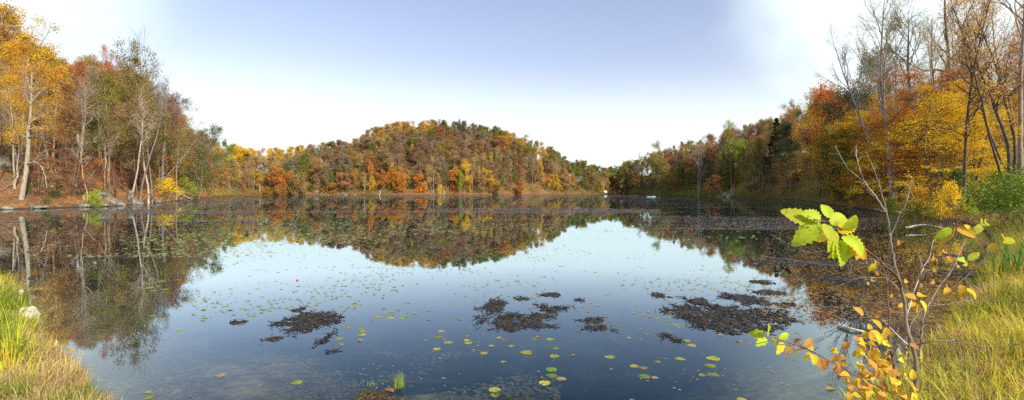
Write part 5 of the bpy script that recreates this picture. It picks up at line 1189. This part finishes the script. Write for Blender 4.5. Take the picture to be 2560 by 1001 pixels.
# ------------------------------------------------------------------ sky, sun, camera
def world():
    w = bpy.data.worlds.new('World'); SC.world = w; w.use_nodes = True; nt = w.node_tree; nt.nodes.clear()
    def N(t, **kw):
        n = nt.nodes.new(t)
        for k, v in kw.items(): setattr(n, k, v)
        return n
    L = lambda a, b: nt.links.new(a, b)
    sky = N('ShaderNodeTexSky', sky_type='NISHITA', sun_disc=False, sun_elevation=R(SUN_EL), sun_rotation=R(SUN_AZ), air_density=1.3, dust_density=1.5, ozone_density=2.2)
    tc = N('ShaderNodeTexCoord'); vm = N('ShaderNodeVectorMath', operation='NORMALIZE'); L(tc.outputs['Generated'], vm.inputs[0]); sp = N('ShaderNodeSeparateXYZ'); L(vm.outputs[0], sp.inputs[0])
    nz = N('ShaderNodeTexNoise'); nz.inputs['Scale'].default_value = 1.6; nz.inputs['Detail'].default_value = 4; L(vm.outputs[0], nz.inputs['Vector'])
    nn = math_(N, L, 'MULTIPLY', math_(N, L, 'SUBTRACT', nz.outputs[0], .5), .62)
    def sstep(v, a, b):
        m = N('ShaderNodeMapRange', interpolation_type='SMOOTHSTEP'); L(v, m.inputs[0]); m.inputs[1].default_value = a; m.inputs[2].default_value = b; return m.outputs[0]
    az = math_(N, L, 'ARCTAN2', sp.outputs[0], sp.outputs[1])
    right = sstep(math_(N, L, 'ADD', az, nn), .45, .64)            # thin bright cloud towards the sun
    left = sstep(math_(N, L, 'ADD', math_(N, L, 'MULTIPLY', az, -1), nn), .60, .84)
    high = math_(N, L, 'SUBTRACT', 1, sstep(sp.outputs[2], .45, .75))
    low = math_(N, L, 'POWER', math_(N, L, 'SUBTRACT', 1, sstep(math_(N, L, 'ADD', sp.outputs[2], math_(N, L, 'MULTIPLY', nn, .12)), .06, .30)), 1.3)
    side = math_(N, L, 'MULTIPLY', math_(N, L, 'MAXIMUM', right, left), high)
    veil = math_(N, L, 'MAXIMUM', math_(N, L, 'MULTIPLY', math_(N, L, 'POWER', side, 1.2), 1.1), low)
    veil = math_(N, L, 'ADD', veil, math_(N, L, 'MULTIPLY', math_(N, L, 'MAXIMUM', nn, 0), .12), clamp=True)
    c = mixc(N, L, 1.0, sky.outputs[0], (SKYT[0], SKYT[1], SKYT[2]), 'MULTIPLY')
    c = mixc(N, L, veil, c, VEIL)
    b = N('ShaderNodeBackground'); b.inputs['Strength'].default_value = .1; L(c, b.inputs['Color'])
    o = N('ShaderNodeOutputWorld'); L(b.outputs[0], o.inputs[0])
HAZE = False
SUN_EL, SUN_AZ = 36, 134           # azimuth clockwise from the view direction
SKYT = (1.66, 1.32, 1.30); VEIL = (6.9, 7.8, 7.9)
world()
sl = bpy.data.lights.new('sun', 'SUN'); sl.energy = 4.7; sl.angle = R(.8); sl.color = (1, .92, .80)
def haze():
    B = Bag(); boxbag(B, -700, 700, -60, 900, -6, 95); me = B.mesh('haze', ROCK); me.materials.clear()
    m = bpy.data.materials.new('thin_autumn_air'); m.use_nodes = True; nt = m.node_tree; nt.nodes.clear(); me.materials.append(m)
    v = nt.nodes.new('ShaderNodeVolumePrincipled'); v.inputs['Color'].default_value = (.93,.96,1,1); v.inputs['Density'].default_value = .0006; v.inputs['Anisotropy'].default_value = .2
    o = nt.nodes.new('ShaderNodeOutputMaterial'); nt.links.new(v.outputs[0], o.inputs['Volume']); tag(obj('haze', me), kind='stuff')
if HAZE: haze()
so = bpy.data.objects.new('sun', sl); COL.objects.link(so)
from mathutils import Vector
dv = Vector((math.sin(R(SUN_AZ))*math.cos(R(SUN_EL)), math.cos(R(SUN_AZ))*math.cos(R(SUN_EL)), math.sin(R(SUN_EL))))
so.rotation_euler = dv.to_track_quat('Z', 'Y').to_euler(); so.location = (60, -40, 60)
cam = bpy.data.cameras.new('camera'); co = bpy.data.objects.new('camera', cam); COL.objects.link(co); SC.camera = co
co.location = (0, 0, CH); co.rotation_euler = (R(90), 0, 0); cam.sensor_width = 36; cam.lens = F/2560*36; cam.shift_y = -(500.5-HZ)/2560; cam.clip_end = 6000; cam.clip_start = .05
SC.render.resolution_x = 1024; SC.render.resolution_y = 400
SC.view_settings.view_transform = 'Standard'; SC.view_settings.look = 'None'; SC.view_settings.exposure = 0.66; SC.view_settings.gamma = 1
SC.cycles.use_denoising = False; SC.cycles.max_bounces = 6; SC.cycles.transparent_max_bounces = 8; SC.cycles.sample_clamp_indirect = 6
